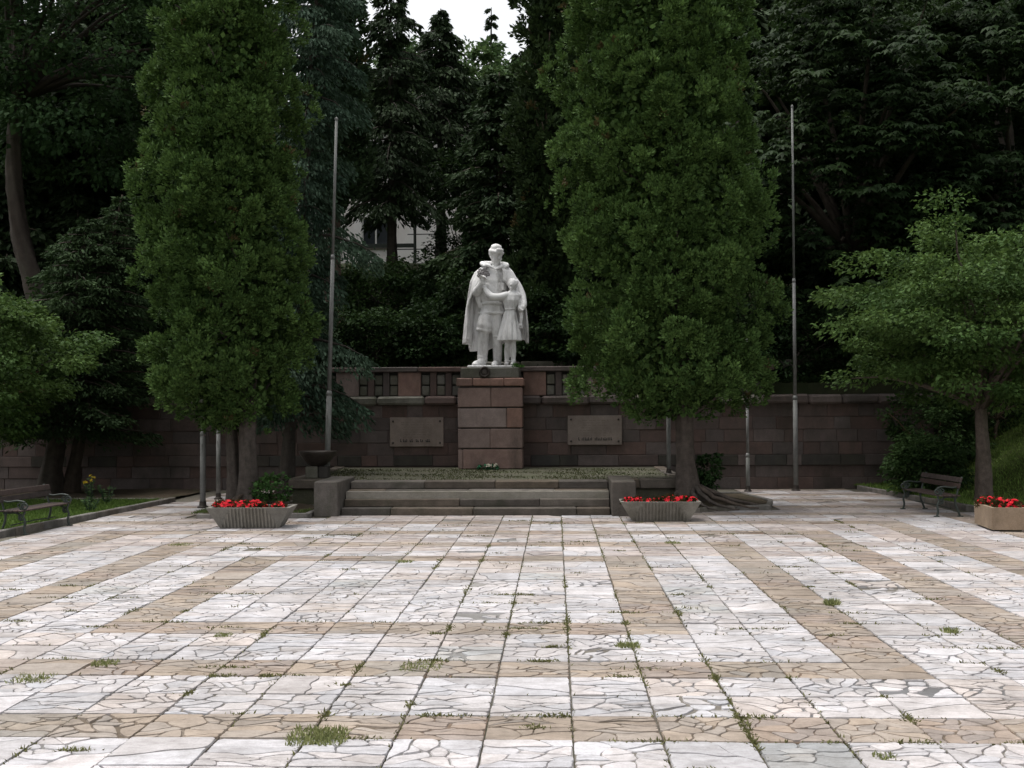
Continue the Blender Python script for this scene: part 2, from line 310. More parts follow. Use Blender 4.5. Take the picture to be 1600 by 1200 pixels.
def drooping_conifer(base, h0, h1, rad, nb, per, leaf, c0, c1, label='', name='conifer_tree', group=None, droop=0.55, pend=0.8, trunk_r=0.22, lean=(0, 0), cat='tree', shape=0.8, bark='darkbark', wide=0.22, rag=0.4):
    """spruce / weeping cypress: whorled branches that arch and hang, with twigs of needles"""
    root = empty(name, base); tag(root, label, cat, group); H = h1 - h0; T = h1
    PP, DD, KK = [], [], []; mb = MB()
    limbs(mb, curve((0, 0, -0.3), (lean[0], lean[1], T), 8, wob=0.04), trunk_r, 0.02, 9)
    for i in range(nb):
        t = (i + rnd.random()) / nb; a = i * 2.39996 + rnd.uniform(-0.4, 0.4)
        L = max(0.15, rad * (1 - t) ** shape * rnd.uniform(1 - rag, 1 + 0.6 * rag)); z = h0 + H * t; f = z / T
        dx, dy = math.cos(a), math.sin(a); dr = droop * rnd.uniform(0.6, 1.3)
        n = max(8, int(per * (0.25 + 0.75 * L / rad)))
        s = NR.uniform(0.12, 1.0, n) ** 0.75; lat = NR.normal(size=n) * wide * (L ** 0.7) * np.sin(np.clip(s * 2.6 + 0.3, 0, PI))
        x = lean[0] * f + dx * L * s - dy * lat; y = lean[1] * f + dy * L * s + dx * lat
        zz = z + 0.15 * L * s - dr * L * s ** 2 - np.abs(lat) * 0.3 - NR.random(n) ** 2 * 0.28 * L ** 0.5 * pend
        PP.append(np.stack([x, y, zz], 1))
        DD.append(np.stack([dx * 0.8 - dy * np.sign(lat) * 0.5 + NR.normal(size=n) * 0.3, dy * 0.8 + dx * np.sign(lat) * 0.5 + NR.normal(size=n) * 0.3, -pend + NR.normal(size=n) * 0.35], 1))
        KK.append(np.full(n, rnd.random() * 0.6) + NR.random(n) * 0.4)
        if L > 0.5:
            q = [(lean[0] * f + dx * L * u, lean[1] * f + dy * L * u, z + 0.15 * L * u - dr * L * u * u) for u in (0, 0.35, 0.7, 0.95)]
            limbs(mb, q, 0.014 + 0.018 * L, 0.006, 4)
    P = np.concatenate(PP); n = len(P); k = np.concatenate(KK); ln = leaf * NR.uniform(0.65, 1.35, n)
    leaves('crown', P, np.concatenate(DD), ln, ln * NR.uniform(0.28, 0.5, n), tones(n, c0, c1, k), M['needle'], root)
    mb.build('trunk', M[bark], root, smooth=True)
    return root
def broadleaf(base, cz, rx, rz, nl, per, leaf, c0, c1, label='', name='broadleaf_tree', group=None, trunk=None, trunk_r=0.16, lobe=(0.4, 0.8), off=(0, 0), palmate=0, flat=0.5, droop=0.35, cat='tree', bark='bark', shell=0.55, nlimb=14, ry=None, flatbase=False):
    """deciduous crown: flattened leaf clumps through an uneven ellipsoid, limbs reaching into them"""
    root = empty(name, base); tag(root, label, cat, group); ry = ry or rx
    d = sph(nl); 
    if flatbase: d[:, 2] = np.abs(d[:, 2]) * 1.0 - 0.15
    r = NR.uniform(shell, 1.0, nl) ** 0.7 * (1 + 0.16 * np.sin(4 * np.arctan2(d[:, 1], d[:, 0]) + 5 * d[:, 2]) + 0.1 * NR.normal(size=nl))
    c = d * r[:, None] * np.array([rx, ry, rz]) + np.array([off[0], off[1], cz]); ls = NR.uniform(lobe[0], lobe[1], nl); tone = NR.random(nl)
    n = nl * per; s = sph(n); lsr = np.repeat(ls, per)[:, None]
    p = np.repeat(c, per, 0) + s * lsr * (NR.random((n, 1)) ** 0.4) * np.array([1, 1, flat])
    k = 0.6 * np.repeat(tone, per) + 0.4 * NR.random(n)
    o = unit(np.repeat(d, per, 0) * np.array([1, 1, 0.2]) + s * np.array([1, 1, 0.2]))
    if palmate:
        q = palmate; a0 = NR.random(n) * 2 * PI; P, D, K, Nn = [], [], [], []
        tilt = unit(np.array([0, 0, 1.0]) + o * 0.45 + NR.normal(size=(n, 3)) * 0.2); e1 = unit(np.cross(tilt, NR.normal(size=(n, 3)))); e2 = np.cross(tilt, e1)
        for j in range(q):
            an = a0 + 2 * PI * j / q; v = e1 * np.cos(an)[:, None] + e2 * np.sin(an)[:, None]
            P.append(p); D.append(v - np.array([0, 0, droop])); K.append(k); Nn.append(tilt)
        P, D, k, Nn = map(np.concatenate, (P, D, K, Nn)); n = len(P); ratio = (0.34, 0.48)
    else:
        P = p; D = o + NR.normal(size=(n, 3)) * 0.45 - np.array([0, 0, droop]); Nn = np.array([0, 0, 1.0]) + NR.normal(size=(n, 3)) * 0.55; ratio = (0.5, 0.72)
    ln = leaf * NR.uniform(0.7, 1.3, n)
    leaves('crown', P, D, ln, ln * NR.uniform(*ratio, n), tones(n, c0, c1, k), M['leaf'], root, 0.2, Nn)
    mb = MB(); fork = trunk[-1] if trunk else Vector((off[0] * 0.6, off[1] * 0.6, cz - rz * 0.55))
    tp = trunk or curve((0, 0, -0.2), fork, 6, wob=0.04)
    limbs(mb, tp, trunk_r * 1.25, trunk_r * 0.7, 10)
    for i in np.argsort(NR.random(nl))[:nlimb]:
        e = Vector(c[i]); limbs(mb, curve(fork - Vector((0, 0, 0.05)), e, 5, bend=(0, 0, 0.12 * rz), wob=0.06), trunk_r * 0.45, 0.012, 5)
    mb.build('trunk', M[bark], root, smooth=True)
    return root
def blades(name, pts, hmin, hmax, c0, c1, mat='leaf', spread=0.5, wid=0.012, parent=None):
    n = len(pts); d = NR.normal(size=(n, 3)) * spread; d[:, 2] = 1; h = NR.uniform(hmin, hmax, n)
    return leaves(name, pts, d, h, np.full(n, wid) * NR.uniform(0.7, 1.5, n), tones(n, c0, c1), M[mat], parent)
# ------------------------------------------------------------------ ground, lawns, hillside
def grid(name, xs, ys, zf, mat, kind='structure'):
    mb = MB(); nx, ny = len(xs), len(ys)
    mb.add([(x, y, zf(x, y)) for y in ys for x in xs], [(j * nx + i, j * nx + i + 1, (j + 1) * nx + i + 1, (j + 1) * nx + i) for j in range(ny - 1) for i in range(nx - 1)])
    o = mb.build(name, mat, smooth=True); tag(o, kind=kind); return o
def sm(t): t = max(0, min(1, t)); return t * t * (3 - 2 * t)
kl = lambda y: -9.28 + (y - 18) * 0.07                   # left lawn kerb line
kr = lambda y: 8.40 - (y - 23) * 0.11                    # right lawn kerb line
def bump2(x, y): return 0.5 * math.sin(x * 1.3 + y * 0.7) + 0.3 * math.sin(x * 2.9 - y * 1.7)
tag(grid('ground', [-900, -200, -60, 60, 200, 900], [-900, -200, -20, 33, 200, 1200], lambda x, y: -0.06, M['turf']), kind='structure')
def left_lawn(x, y): return 0.09 + 0.012 * bump2(x * 3, y * 3) + 0.25 * sm((-x - 13) / 6)
def right_bank(x, y): return 0.09 + 0.012 * bump2(x * 3, y * 3) + 1.75 * sm((x - kr(y) - 0.5) / 4.2) * sm((y - 19.5) / 8)
ys = np.arange(2, 25.8, 0.4).tolist()
mb = MB()
def strip_lawn(name, edge, far, ys, zf, n=26):
    mb = MB(); nx = n + 1
    mb.add([(edge(y) + (far - edge(y)) * (i / n) ** 1.6, y, zf(edge(y) + (far - edge(y)) * (i / n) ** 1.6, y)) for y in ys for i in range(nx)],
           [(j * nx + i, j * nx + i + 1, (j + 1) * nx + i + 1, (j + 1) * nx + i) for j in range(len(ys) - 1) for i in range(n)])
    return tag(mb.build(name, M['turf'], smooth=True), kind='structure')
strip_lawn('lawn', lambda y: kl(y) - 0.1, -24, ys, left_lawn)
strip_lawn('lawn', lambda y: kr(y) + 0.1, 24, np.arange(2, 30.3, 0.4).tolist(), right_bank)
tag(grid('flower_bed', np.arange(-24, -8.7, 0.5).tolist(), np.arange(25.7, 30.2, 0.45).tolist(), lambda x, y: 0.05 + 0.03 * bump2(x * 2, y * 2), M['soil']), kind='structure')
PH = [(30.3, 2.75), (31.2, 3.0), (34, 4.4), (38, 6.5), (44, 7.9), (52, 8.6), (62, 11), (80, 16.5), (120, 22), (260, 30)]
def hz(x, y):
    z = PH[-1][1]
    if y < 30.315: return -0.1
    for (a, za), (b, zb) in zip(PH, PH[1:]):
        if y <= b: z = za + (zb - za) * max(0, (y - a) / (b - a)); break
    return z + 0.06 * bump2(x * 0.9, y * 0.9) * min(1, max(0, (y - 30.5) / 2)) + 0.02 * max(0, abs(x) - 12) * min(1, max(0, (y - 31) / 8))
tag(grid('hillside', [-240, -120, -60] + np.arange(-40, 41, 1.6).tolist() + [60, 120, 240], [30.31, 30.32, 30.8, 31.4, 32.2, 33, 34, 35.5, 37, 38.5, 40, 43, 46, 49, 52, 56, 62, 70, 80, 100, 120, 180, 260], hz, M['forest']), kind='structure')

# ------------------------------------------------------------------ the paved square: slabs of broken marble in a grid of joints
T = 0.5635; X0, Y0 = 0.0995, 7.216
plaza = grid('plaza_pavement', [-9.6, -4, 0, 4, 9.6], [-6, 0, 6, 12, 18, 24, 30.0], lambda x, y: 0.0, M['joint'])
def clip(poly, nx, ny, d):
    """keep the side n.p <= d"""
    out = []
    for i in range(len(poly)):
        a, b = poly[i], poly[(i + 1) % len(poly)]; da = nx * a[0] + ny * a[1] - d; db = nx * b[0] + ny * b[1] - d
        if da <= 0: out.append(a)
        if (da < 0 < db) or (db < 0 < da):
            t = da / (da - db); out.append((a[0] + (b[0] - a[0]) * t, a[1] + (b[1] - a[1]) * t))
    return out
def fragments(n, gap, asp, w=T, h=T, rough=False):
    g = 0.006; box = [(g, g), (w - g, g), (w - g, h - g), (g, h - g)]
    pts = [(rnd.uniform(0.03, w - 0.03), rnd.uniform(0.03, h - 0.03)) for _ in range(n)]; res = []
    wp = (rnd.uniform(0, 6.28), rnd.uniform(0, 6.28))
    gp = {(i, j): gap * rnd.choice((0.35, 0.6, 0.9, 1.2, 1.8)) for i in range(n) for j in range(i + 1, n)}
    for i, p in enumerate(pts):
        poly = [(x + rnd.uniform(-.005, .005), y + rnd.uniform(-.005, .005)) for (x, y) in box]
        for j, q in enumerate(pts):
            if i == j: continue
            dx, dy = (q[0] - p[0]), (q[1] - p[1]) * asp * asp; l = math.hypot(dx, dy) or 1; nx, ny = dx / l, dy / l
            mx, my = (p[0] + q[0]) / 2, (p[1] + q[1]) / 2
            poly = clip(poly, nx, ny, nx * mx + ny * my - gp[(min(i, j), max(i, j))] / 2)
            if len(poly) < 3: break
        if len(poly) < 3: continue
        ar = abs(sum(poly[k][0] * poly[(k + 1) % len(poly)][1] - poly[(k + 1) % len(poly)][0] * poly[k][1] for k in range(len(poly)))) / 2
        q = [poly[k] for k in range(len(poly)) if math.hypot(poly[k][0] - poly[k - 1][0], poly[k][1] - poly[k - 1][1]) > 0.010]
        if ar < 0.0016 or len(q) < 3: continue
        if rough:                                                # broken edges: corners knocked off, long edges chipped
            z = []
            for k in range(len(q)):
                a, b, c = q[k - 1], q[k], q[(k + 1) % len(q)]; la, lc = math.hypot(a[0] - b[0], a[1] - b[1]), math.hypot(c[0] - b[0], c[1] - b[1])
                e = rnd.uniform(0.005, 0.028); ta, tc = min(0.34, e / la), min(0.34, e / lc)
                z.append((b[0] + (a[0] - b[0]) * ta, b[1] + (a[1] - b[1]) * ta)); p1 = (b[0] + (c[0] - b[0]) * tc, b[1] + (c[1] - b[1]) * tc); z.append(p1)
                ns = int((lc - 2 * e) / 0.05)
                for i_ in range(1, ns + 1):
                    f_ = tc + (1 - 2 * tc) * i_ / (ns + 1); z.append((b[0] + (c[0] - b[0]) * f_ + rnd.uniform(-.003, .003), b[1] + (c[1] - b[1]) * f_ + rnd.uniform(-.003, .003)))
            q = []
            for (x, y) in z:                                     # one bending field for the whole slab keeps the joints parallel
                ed = min(1, min(x, w - x, y, h - y) / 0.06); q.append((x + ed * 0.017 * math.sin(wp[0] + 21 * y + 9 * x), y + ed * 0.015 * math.sin(wp[1] + 19 * x - 8 * y)))
        res.append(q)
    return res
def slab_colour(c, k):
    m = max(abs(c + 0.5 + 3) - 4.5, abs(k - 10.5) - 4.5)
    tan = m >= 0 and round(m) % 3 == 0
    q = rnd.random()
    if tan: base = (0.35, 0.30, 0.258) if q < 0.6 else ((0.335, 0.28, 0.245) if q < 0.85 else (0.31, 0.275, 0.24))
    else: base = (0.53, 0.515, 0.535) if q < 0.62 else ((0.48, 0.47, 0.49) if q < 0.85 else ((0.495, 0.455, 0.445) if q < 0.96 else (0.42, 0.42, 0.425)))
    if k > 15 and not tan and q > 0.5: base = (0.45, 0.405, 0.395)
    v = rnd.uniform(0.90, 1.06); return tuple(x * v for x in base), tan
def paved(x, y):
    if x < kl(y) + 0.10 or x > kr(y) - 0.10: return y < 2 and -9.3 < x < 9.3
    if -4.75 < x < 1.56 and y > 22.45: return False
    if -7.0 < x <= -4.5 and y > 21.75: return False
    if 1.5 <= x < 4.6 and y > 22.85 + (x - 1.5) * 0.30: return False
    return y < 29.9
slabs = []
for k in range(-20, 41):
    for c in range(-17, 17):
        x, y = X0 + c * T, Y0 + k * T
        if paved(x + T / 2, y + T / 2): slabs.append((c, k, x, y))
def seen(x, y):
    px = 868 + (x + T / 2) * 1780 / max(y, 0.1); return y > 6.3 and -60 < px < 1660
vis = sorted([s for s in slabs if seen(s[2], s[3])], key=lambda s: s[3] + 0.05 * abs(s[2])); own = set(vis[:300]); stones = set(vis[:25])
field = MB(); n_stone = 0
for s in slabs:
    c, k, x, y = s; col, tan = slab_colour(c, k); near = y < 14; tilt = (rnd.uniform(-.006, .006), rnd.uniform(-.006, .006)); dz = rnd.uniform(-0.003, 0.003)
    whole = rnd.random() < 0.12
    n = (rnd.randint(2, 4) if whole else rnd.randint(10, 18)) if near else (rnd.randint(2, 4) if whole else rnd.randint(6, 10))
    if not (s in own or seen(x, y)): n = 3
    bedc = rnd.choice(((0.17, 0.12, 0.085), (0.13, 0.10, 0.07), (0.22, 0.185, 0.15))) if tan else rnd.choice(((0.15, 0.15, 0.155), (0.21, 0.205, 0.20), (0.28, 0.27, 0.26), (0.17, 0.155, 0.135))); asp = rnd.choice((1.0, 1.2, 1.5, 2.0, 2.4)); worn = rnd.random() < (0.16 if tan else 0.06)
    fr = fragments(n, rnd.uniform(0.004, 0.013) if not worn else 0.02, asp, rough=near and s in own)
    mb = MB() if s in own else field; ox, oy = (0, 0) if s in own else (x, y); loose = []
    for f in fr:
        if worn and rnd.random() < 0.15: continue
        v = rnd.uniform(0.86, 1.10); w_ = rnd.uniform(-0.012, 0.016)
        fc = (col[0] * v + w_, col[1] * v, col[2] * v - w_); z1 = 0.020 + rnd.uniform(-0.003, 0.003) + dz
        if s in stones: loose.append((f, z1, fc))
        else: mb.prism([(ox + a, oy + b) for a, b in f], 0.004, z1, 0.004, fc)
    if s in own:
        root = empty('paving_slab', (x, y, 0)) if False else None
        if s in stones:
            bed = MB().box(0.005, T - 0.005, 0.005, T - 0.005, 0.002, 0.010, 0.002, bedc); o = bed.build('paving_slab', M['marble'], plaza, color=True)
            o.location = (x, y, 0)
            for f, z1, fc in loose:
                q = MB().prism(f, 0.0105, z1, 0.004, fc).build('marble_stone', M['marble'], o, color=True); n_stone += 1
        else:
            mb.box(0.005, T - 0.005, 0.005, T - 0.005, 0.002, 0.010, 0.0, bedc)
            o = mb.build('paving_slab', M['marble'], plaza, color=True); o.location = (x, y, 0)
        o.rotation_euler = (tilt[0], tilt[1], rnd.uniform(-.004, .004))
    else:
        field.box(ox + .005, ox + T - .005, oy + .005, oy + T - .005, 0.002, 0.010, 0, bedc)
fo = field.build('paving_slab_field', M['marble'], plaza, color=True); tag(fo, kind='stuff')

# kerbs
def kerb(line, y0, y1, label, side):
    root = empty('kerb', (line(y0), y0, 0)); tag(root, label, 'kerb'); y = y0
    while y < y1:
        L = rnd.uniform(0.9, 1.1); a, b = line(y), line(min(y + L, y1)); mb = MB().box(-0.06, 0.06, 0.008, L - 0.008, -0.05, 0.125, 0.012, jit=0.004)
        o = mb.build('kerb_stone', M['kerb'], root); o.location = (a - line(y0), y - y0, 0); o.rotation_euler[2] = math.atan2(-(b - a), L); y += L
kerb(lambda y: kl(y) - 0.04, 8, 25.6, 'dark concrete kerb along the lawn behind the bench with the yellow wild flowers', -1)
kerb(lambda y: kr(y) + 0.04, 8, 29.4, 'dark concrete kerb along the grass bank beside the brown box planter', 1)
kb = empty('kerb', (-8.8, 25.66, 0)); tag(kb, 'low concrete kerb closing the far end of the lawn before the red wall', 'kerb')
for i in range(7): MB().box(-0.98, -0.01, -0.06, 0.06, -0.05, 0.12, 0.012, jit=0.004).build('kerb_stone', M['kerb'], kb).location = (-i * 0.99, 0, 0)
# raised tree beds either side of the steps
def bed(poly, peak, label, h=0.35):
    root = empty('tree_bed', (poly[0][0], poly[0][1], 0)); ox, oy = poly[0]; tag(root, label, 'tree bed')
    for (a, b) in zip(poly, poly[1:] + poly[:1]):
        d = math.hypot(b[0] - a[0], b[1] - a[1]); n = max(1, round(d / 0.9)); an = math.atan2(b[1] - a[1], b[0] - a[0])
        for i in range(n):
            o = MB().box(0.01, d / n - 0.01, 0, 0.11, -0.04, 0.10 + rnd.uniform(0, .02), 0.015, jit=0.006).build('kerb_stone', M['kerb'], root)
            o.location = (a[0] + (b[0] - a[0]) * i / n - ox, a[1] + (b[1] - a[1]) * i / n - oy, 0); o.rotation_euler[2] = an
    mb = MB(); rings = 9; m = len(poly) * 6; P = []
    for i in range(m):
        e = i / 6; a, b = poly[int(e) % len(poly)], poly[(int(e) + 1) % len(poly)]; t = e - int(e); P.append((a[0] + (b[0] - a[0]) * t, a[1] + (b[1] - a[1]) * t))
    vs = []
    for r_ in range(rings):
        k = r_ / (rings - 1)
        for (x, y) in P:
            xx, yy = x + (peak[0] - x) * (0.03 + 0.97 * k), y + (peak[1] - y) * (0.03 + 0.97 * k); vs.append((xx - ox, yy - oy, 0.075 + h * sm(k) + 0.025 * bump2(xx * 4, yy * 4) * (k > 0)))
    mb.add(vs, [(r_ * m + i, r_ * m + (i + 1) % m, (r_ + 1) * m + (i + 1) % m, (r_ + 1) * m + i) for r_ in range(rings - 1) for i in range(m)])
    mb.build('soil', M['soil'], root, smooth=True)
bed([(-6.95, 21.8), (-4.8, 21.9), (-4.8, 24.1), (-5.75, 24.1), (-5.75, 27.0), (-7.35, 27.0), (-7.2, 23.2)], (-6.35, 23.4), 'kerbed soil bed round the thuja left of the steps, beside two steel poles', 0.2)
bed([(1.62, 22.9), (2.9, 23.0), (4.45, 23.9), (4.75, 25.2), (4.5, 27.5), (2.75, 27.5), (2.75, 24.15), (1.62, 24.15)], (2.75, 24.2), 'kerbed soil bed with bare roots round the thuja right of the steps', 0.22)
# ------------------------------------------------------------------ steps and platform
AX = -1.60; PZ = 0.62
steps = empty('stone_steps', (AX, 22.5, 0)); tag(steps, 'four broad worn stone steps leading up to the monument platform', 'steps')
for i in range(4):
    x = -2.67; cuts = sorted([-2.67 + 5.34 * (q + rnd.uniform(-.08, .08)) for q in ((0.26, 0.52, 0.8), (0.36, 0.68), (0.2, 0.47, 0.74), (0.33, 0.6, 0.85))[i]]) + [2.67]
    for c in cuts:
        z1 = 0.155 * (i + 1); o = MB().box(x + 0.004, c - 0.004, 0.35 * i + rnd.uniform(-.008, .008), 0.35 * i + 0.62, z1 - 0.152, z1, 0.014, jit=0.004).build('step_stone', M['step'], steps); x = c
MB().box(-2.66, 2.66, 0.5, 1.6, 0, 0.45).build('core', M['mortar'], steps)
for sx, nm in ((-1, 'left'), (1, 'right')):
    r = empty('step_cheek_block', (AX + sx * 2.92, 22.25, 0)); tag(r, 'square stone end block of the steps beside the %s' % ('fire bowl' if sx < 0 else 'planter with bare gaps in its flowers'), 'stone block')
    MB().box(-0.235, 0.235, 0, 1.9, 0.0, 0.70, 0.02, jit=0.004).build('block', M['step'], r)
plat = tag(MB().box(-5.62, 2.62, 24.16, 30.0, 0, PZ - 0.03, 0.0).build('platform', M['platform']), kind='structure')
MB().box(-4.27, 1.07, 23.9, 24.2, 0, PZ - 0.032).build('landing', M['platform'], plat)
for (a, b) in ((-5.7, -4.3), (1.1, 2.7)):
    x = a
    while x < b - 0.05:
        L = min(rnd.uniform(0.6, 0.9), b - x); 
        if b - x - L < 0.2: L = b - x
        MB().box(x + .005, x + L - .005, 24.06, 24.5, PZ - 0.19, PZ + rnd.uniform(0, 0.012), 0.018, jit=0.006).build('edge_stone', M['step'], plat); x += L
for sx, xe in ((-1, -5.66), (1, 2.66)):
    y = 24.5
    while y < 29.6:
        L = rnd.uniform(0.7, 1.0); MB().box(xe - 0.14, xe + 0.14, y + .005, min(y + L, 29.7) - .005, PZ - 0.19, PZ + rnd.uniform(0, 0.01), 0.018, jit=0.005).build('edge_stone', M['step'], plat); y += L
pts = np.stack([NR.uniform(-5.5, 2.5, 9000), NR.uniform(23.95, 28.9, 9000), np.full(9000, PZ - 0.035)], 1)
kk = (np.sin(pts[:, 0] * 2.1) + np.sin(pts[:, 1] * 3.3 + pts[:, 0]) + NR.normal(size=9000) * 0.8) > -0.3
tag(blades('platform_moss', pts[kk], 0.02, 0.06, (0.038, 0.050, 0.02), (0.078, 0.082, 0.036), spread=0.9, wid=0.02), 'low mossy grass scattered over the monument platform', 'grass', kind='stuff')

# ------------------------------------------------------------------ retaining wall with balustrade
WY = 30.0; WX0, WX1 = -17.0, 9.8
wall = empty('retaining_wall', (AX, WY, 0)); tag(wall, 'long red sandstone block wall behind the statue pedestal', 'wall')
MB().box(WX0 - AX, WX1 - AX, 0.0, 0.30, 0, 2.26).build('core', M['wallmortar'], wall)
courses = [(0.0, 0.31), (0.31, 0.62), (0.62, 0.90), (0.90, 1.23), (1.23, 1.56), (1.56, 1.89), (1.89, 2.23)]
for ci, (za, zb) in enumerate(courses):
    x = WX0 + rnd.uniform(0, 0.3)
    while x < WX1 - 0.1:
        L = rnd.choice((0.42, 0.5, 0.62, 0.75, 0.88, 1.0)) * rnd.uniform(0.93, 1.07); L = min(L, WX1 - x)
        hid = ci < 2 and x > -5.6 and x + L < 2.6 or (x > -2.4 and x + L < -0.9)
        if not hid:
            pr = rnd.uniform(-0.012, 0.012)
            MB().box(x - AX + .003, x + L - AX - .003, -0.02 + pr if ci != 2 else -0.06 + pr, 0.10, za + .003, zb - .003, 0.011, jit=0.005).build('stone_block', M['wall'] if ci != 2 else M['dark'] if rnd.random() < 0.45 else M['wall'], wall)
        x += L
bal = empty('balustrade', (AX, WY, 2.23)); tag(bal, 'sandstone parapet of slim pilasters and grey infill blocks on the wall', 'balustrade')
x = WX0
while x < WX1:
    L = min(rnd.uniform(0.8, 1.3), WX1 - x); MB().box(x - AX + .006, x + L - AX - .006, -0.20 + rnd.uniform(-.02, .02), 0.32, 0.0, 0.235, 0.07, jit=0.015).build('ledge_stone', M['grey'] if rnd.random() < .35 else M['wall'], bal); x += L
x = -9.3
while x < 5.6:
    L = min(rnd.uniform(1.2, 1.7), 5.7 - x); MB().box(x - AX + .005, x + L - AX - .005, -0.12, 0.42, 0.87, 1.0, 0.02, jit=0.006).build('coping_stone', M['wall'], bal); x += L
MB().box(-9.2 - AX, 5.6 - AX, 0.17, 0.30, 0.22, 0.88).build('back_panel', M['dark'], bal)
m_panel = MB().box(0, 0.60, -0.02, 0.16, 0.237, 0.868, 0.012).build('panel', M['ped'], bal); m_pil = MB().box(0, 0.165, -0.03, 0.16, 0.237, 0.868, 0.012).build('pilaster', M['wall'], bal)
m_b1 = MB().box(0, 0.21, 0.05, 0.16, 0.245, 0.50, 0.03, jit=0.008).build('infill_block', M['grey'], bal); m_b2 = MB().box(0, 0.21, 0.06, 0.16, 0.545, 0.80, 0.03, jit=0.008).build('infill_block', M['grey'], bal)
protos = {'p': m_panel, 'i': m_pil, 'a': m_b1, 'b': m_b2}; used = set()
def put(k, x):
    o = protos[k]
    if k in used: o = o.copy(); COL.objects.link(o)
    used.add(k); o.location = (x - AX, rnd.uniform(-.008, .008), rnd.uniform(-.004, .004))
x = -4.16 - 1.655 * 3
while x < 4.0:
    put('p', x); u = x + 0.62
    for q in range(2):
        put('a', u); put('b', u); put('i', u + 0.23); u += 0.405
    put('a', u); put('b', u); x += 1.655

# second, lower terrace edge on the slope behind the parapet
te = empty('terrace_edging', (AX, 31.6, 0)); tag(te, 'low weathered stone edging on the dark slope above the parapet', 'stone edging')
x = -0.4
while x < 7:
    L = rnd.uniform(0.9, 1.5); MB().box(x + .01, x + L - .01, 0, 0.3, 2.6, 3.45 + rnd.uniform(-.02, .02), 0.03, jit=0.01).build('stone_block', M['grey'], te); x += L

# ------------------------------------------------------------------ plaques
def plaque(xc, zc, label, marks):
    r = empty('plaque', (xc, 29.93, zc)); tag(r, label, 'plaque')
    sl_ = MB().box(-0.71, 0.71, -0.045, 0.06, -0.385, 0.385, 0.012).build('slab', M['plaque'], r)
    for sx in (-1, 1):
        for sz in (-1, 1): MB().lathe([(0.028, 0), (0.028, 0.02), (0.016, 0.032)], seg=10).build('bolt', M['bronze'], r).matrix_local = Matrix.Translation((sx * 0.62, -0.044, sz * 0.285)) @ Matrix.Rotation(PI / 2, 4, 'X')
    g = MB()
    for i in range(7):                                          # worn, unreadable incised lines
        z = 0.25 - i * 0.065; x = -0.42 + rnd.uniform(0, 0.12); e = 0.42 - rnd.uniform(0, 0.12)
        while x < e:
            l = rnd.uniform(0.05, 0.14); g.box(x, min(x + l, e), -0.0475, -0.044, z, z + 0.016); x += l + 0.035
    g.build('incised_lines', M['plaque_line'], sl_)['kind'] = 'stuff'
    g = MB()
    for (x, wd, h) in marks: g.box(x, x + wd, -0.049, -0.044, -0.265, -0.265 + h)
    g.build('black_lettering', M['letter'], sl_)['kind'] = 'stuff'
M['plaque_line'] = simple('worn_incision', (0.14, 0.115, 0.10), rough=0.9)
def strokes(words):
    out = []
    for (x0, x1) in words:
        x = x0
        while x < x1:
            k = rnd.random(); out.append((x, 0.019, rnd.choice((0.06, 0.078, 0.078)))); 
            if k < 0.6: out.append((x + 0.019, 0.02, 0.02))
            x += rnd.uniform(0.036, 0.05)
    return out
plaque(-3.66, 1.52, 'stone memorial plaque with faint text on the wall beside the fire bowl', strokes([(-0.43, -0.41), (-0.36, -0.24), (-0.18, -0.10), (-0.02, 0.05), (0.10, 0.18), (0.24, 0.36)]))
plaque(1.02, 1.55, 'stone memorial plaque with faint text on the wall beside the right thuja', strokes([(-0.43, -0.40), (-0.34, -0.06), (0.0, 0.42)]))

# ------------------------------------------------------------------ pedestal
ped = empty('pedestal', (-1.665, 28.9, PZ - 0.03)); tag(ped, 'tall red sandstone pedestal of deep jointed courses carrying the white statue', 'pedestal')
MB().box(-0.76, 0.76, 0.05, 1.35, 0, 2.5).build('core', M['dark'], ped)
for i, cut in enumerate((-0.70, 0.0, 0.42, 0.02)):
    z0 = 0.0 + i * 0.522
    for a, b in ((-0.82, cut), (cut, 0.82)):
        MB().box(a + .003, b - .003, 0 + rnd.uniform(-.006, .006), 1.05, z0 + 0.012, z0 + 0.502, 0.016, jit=0.004).build('stone_block', M['ped'], ped)
for a, b in ((-0.86, -0.44), (-0.44, 0.36), (0.36, 0.86)): MB().box(a + .004, b - .004, -0.04, 1.1, 2.115, 2.315, 0.022, jit=0.006).build('cap_stone', M['ped'], ped)
for a, b in ((-0.75, -0.18), (-0.18, 0.75)): MB().box(a + .004, b - .004, 0.02, 1.08, 2.318, 2.58, 0.02, jit=0.008).build('plinth_stone', M['plinth'], ped)
wr = empty('bronze_wreath', (-1.80, 28.92, 3.06)); tag(wr, 'round dark bronze wreath on the plinth at the statue\'s feet', 'wreath')
ring = MB(); n = 28
for i in range(n):
    a = 2 * PI * i / n; c = Vector((math.cos(a) * 0.115, -0.05, math.sin(a) * 0.115)); t = Vector((-math.sin(a), -0.15 * (i % 2), math.cos(a)))
    ring.tube([c - t * 0.035, c, c + t * 0.035], [0.01, 0.038, 0.008], 6)
ring.build('leaves', M['bronze'], wr, smooth=True)
MB().tube([(0, 0.03, 0), (0, -0.03, 0), (0, -0.055, 0)], [0.13, 0.125, 0.06], 20).build('disc', M['bronze'], wr)
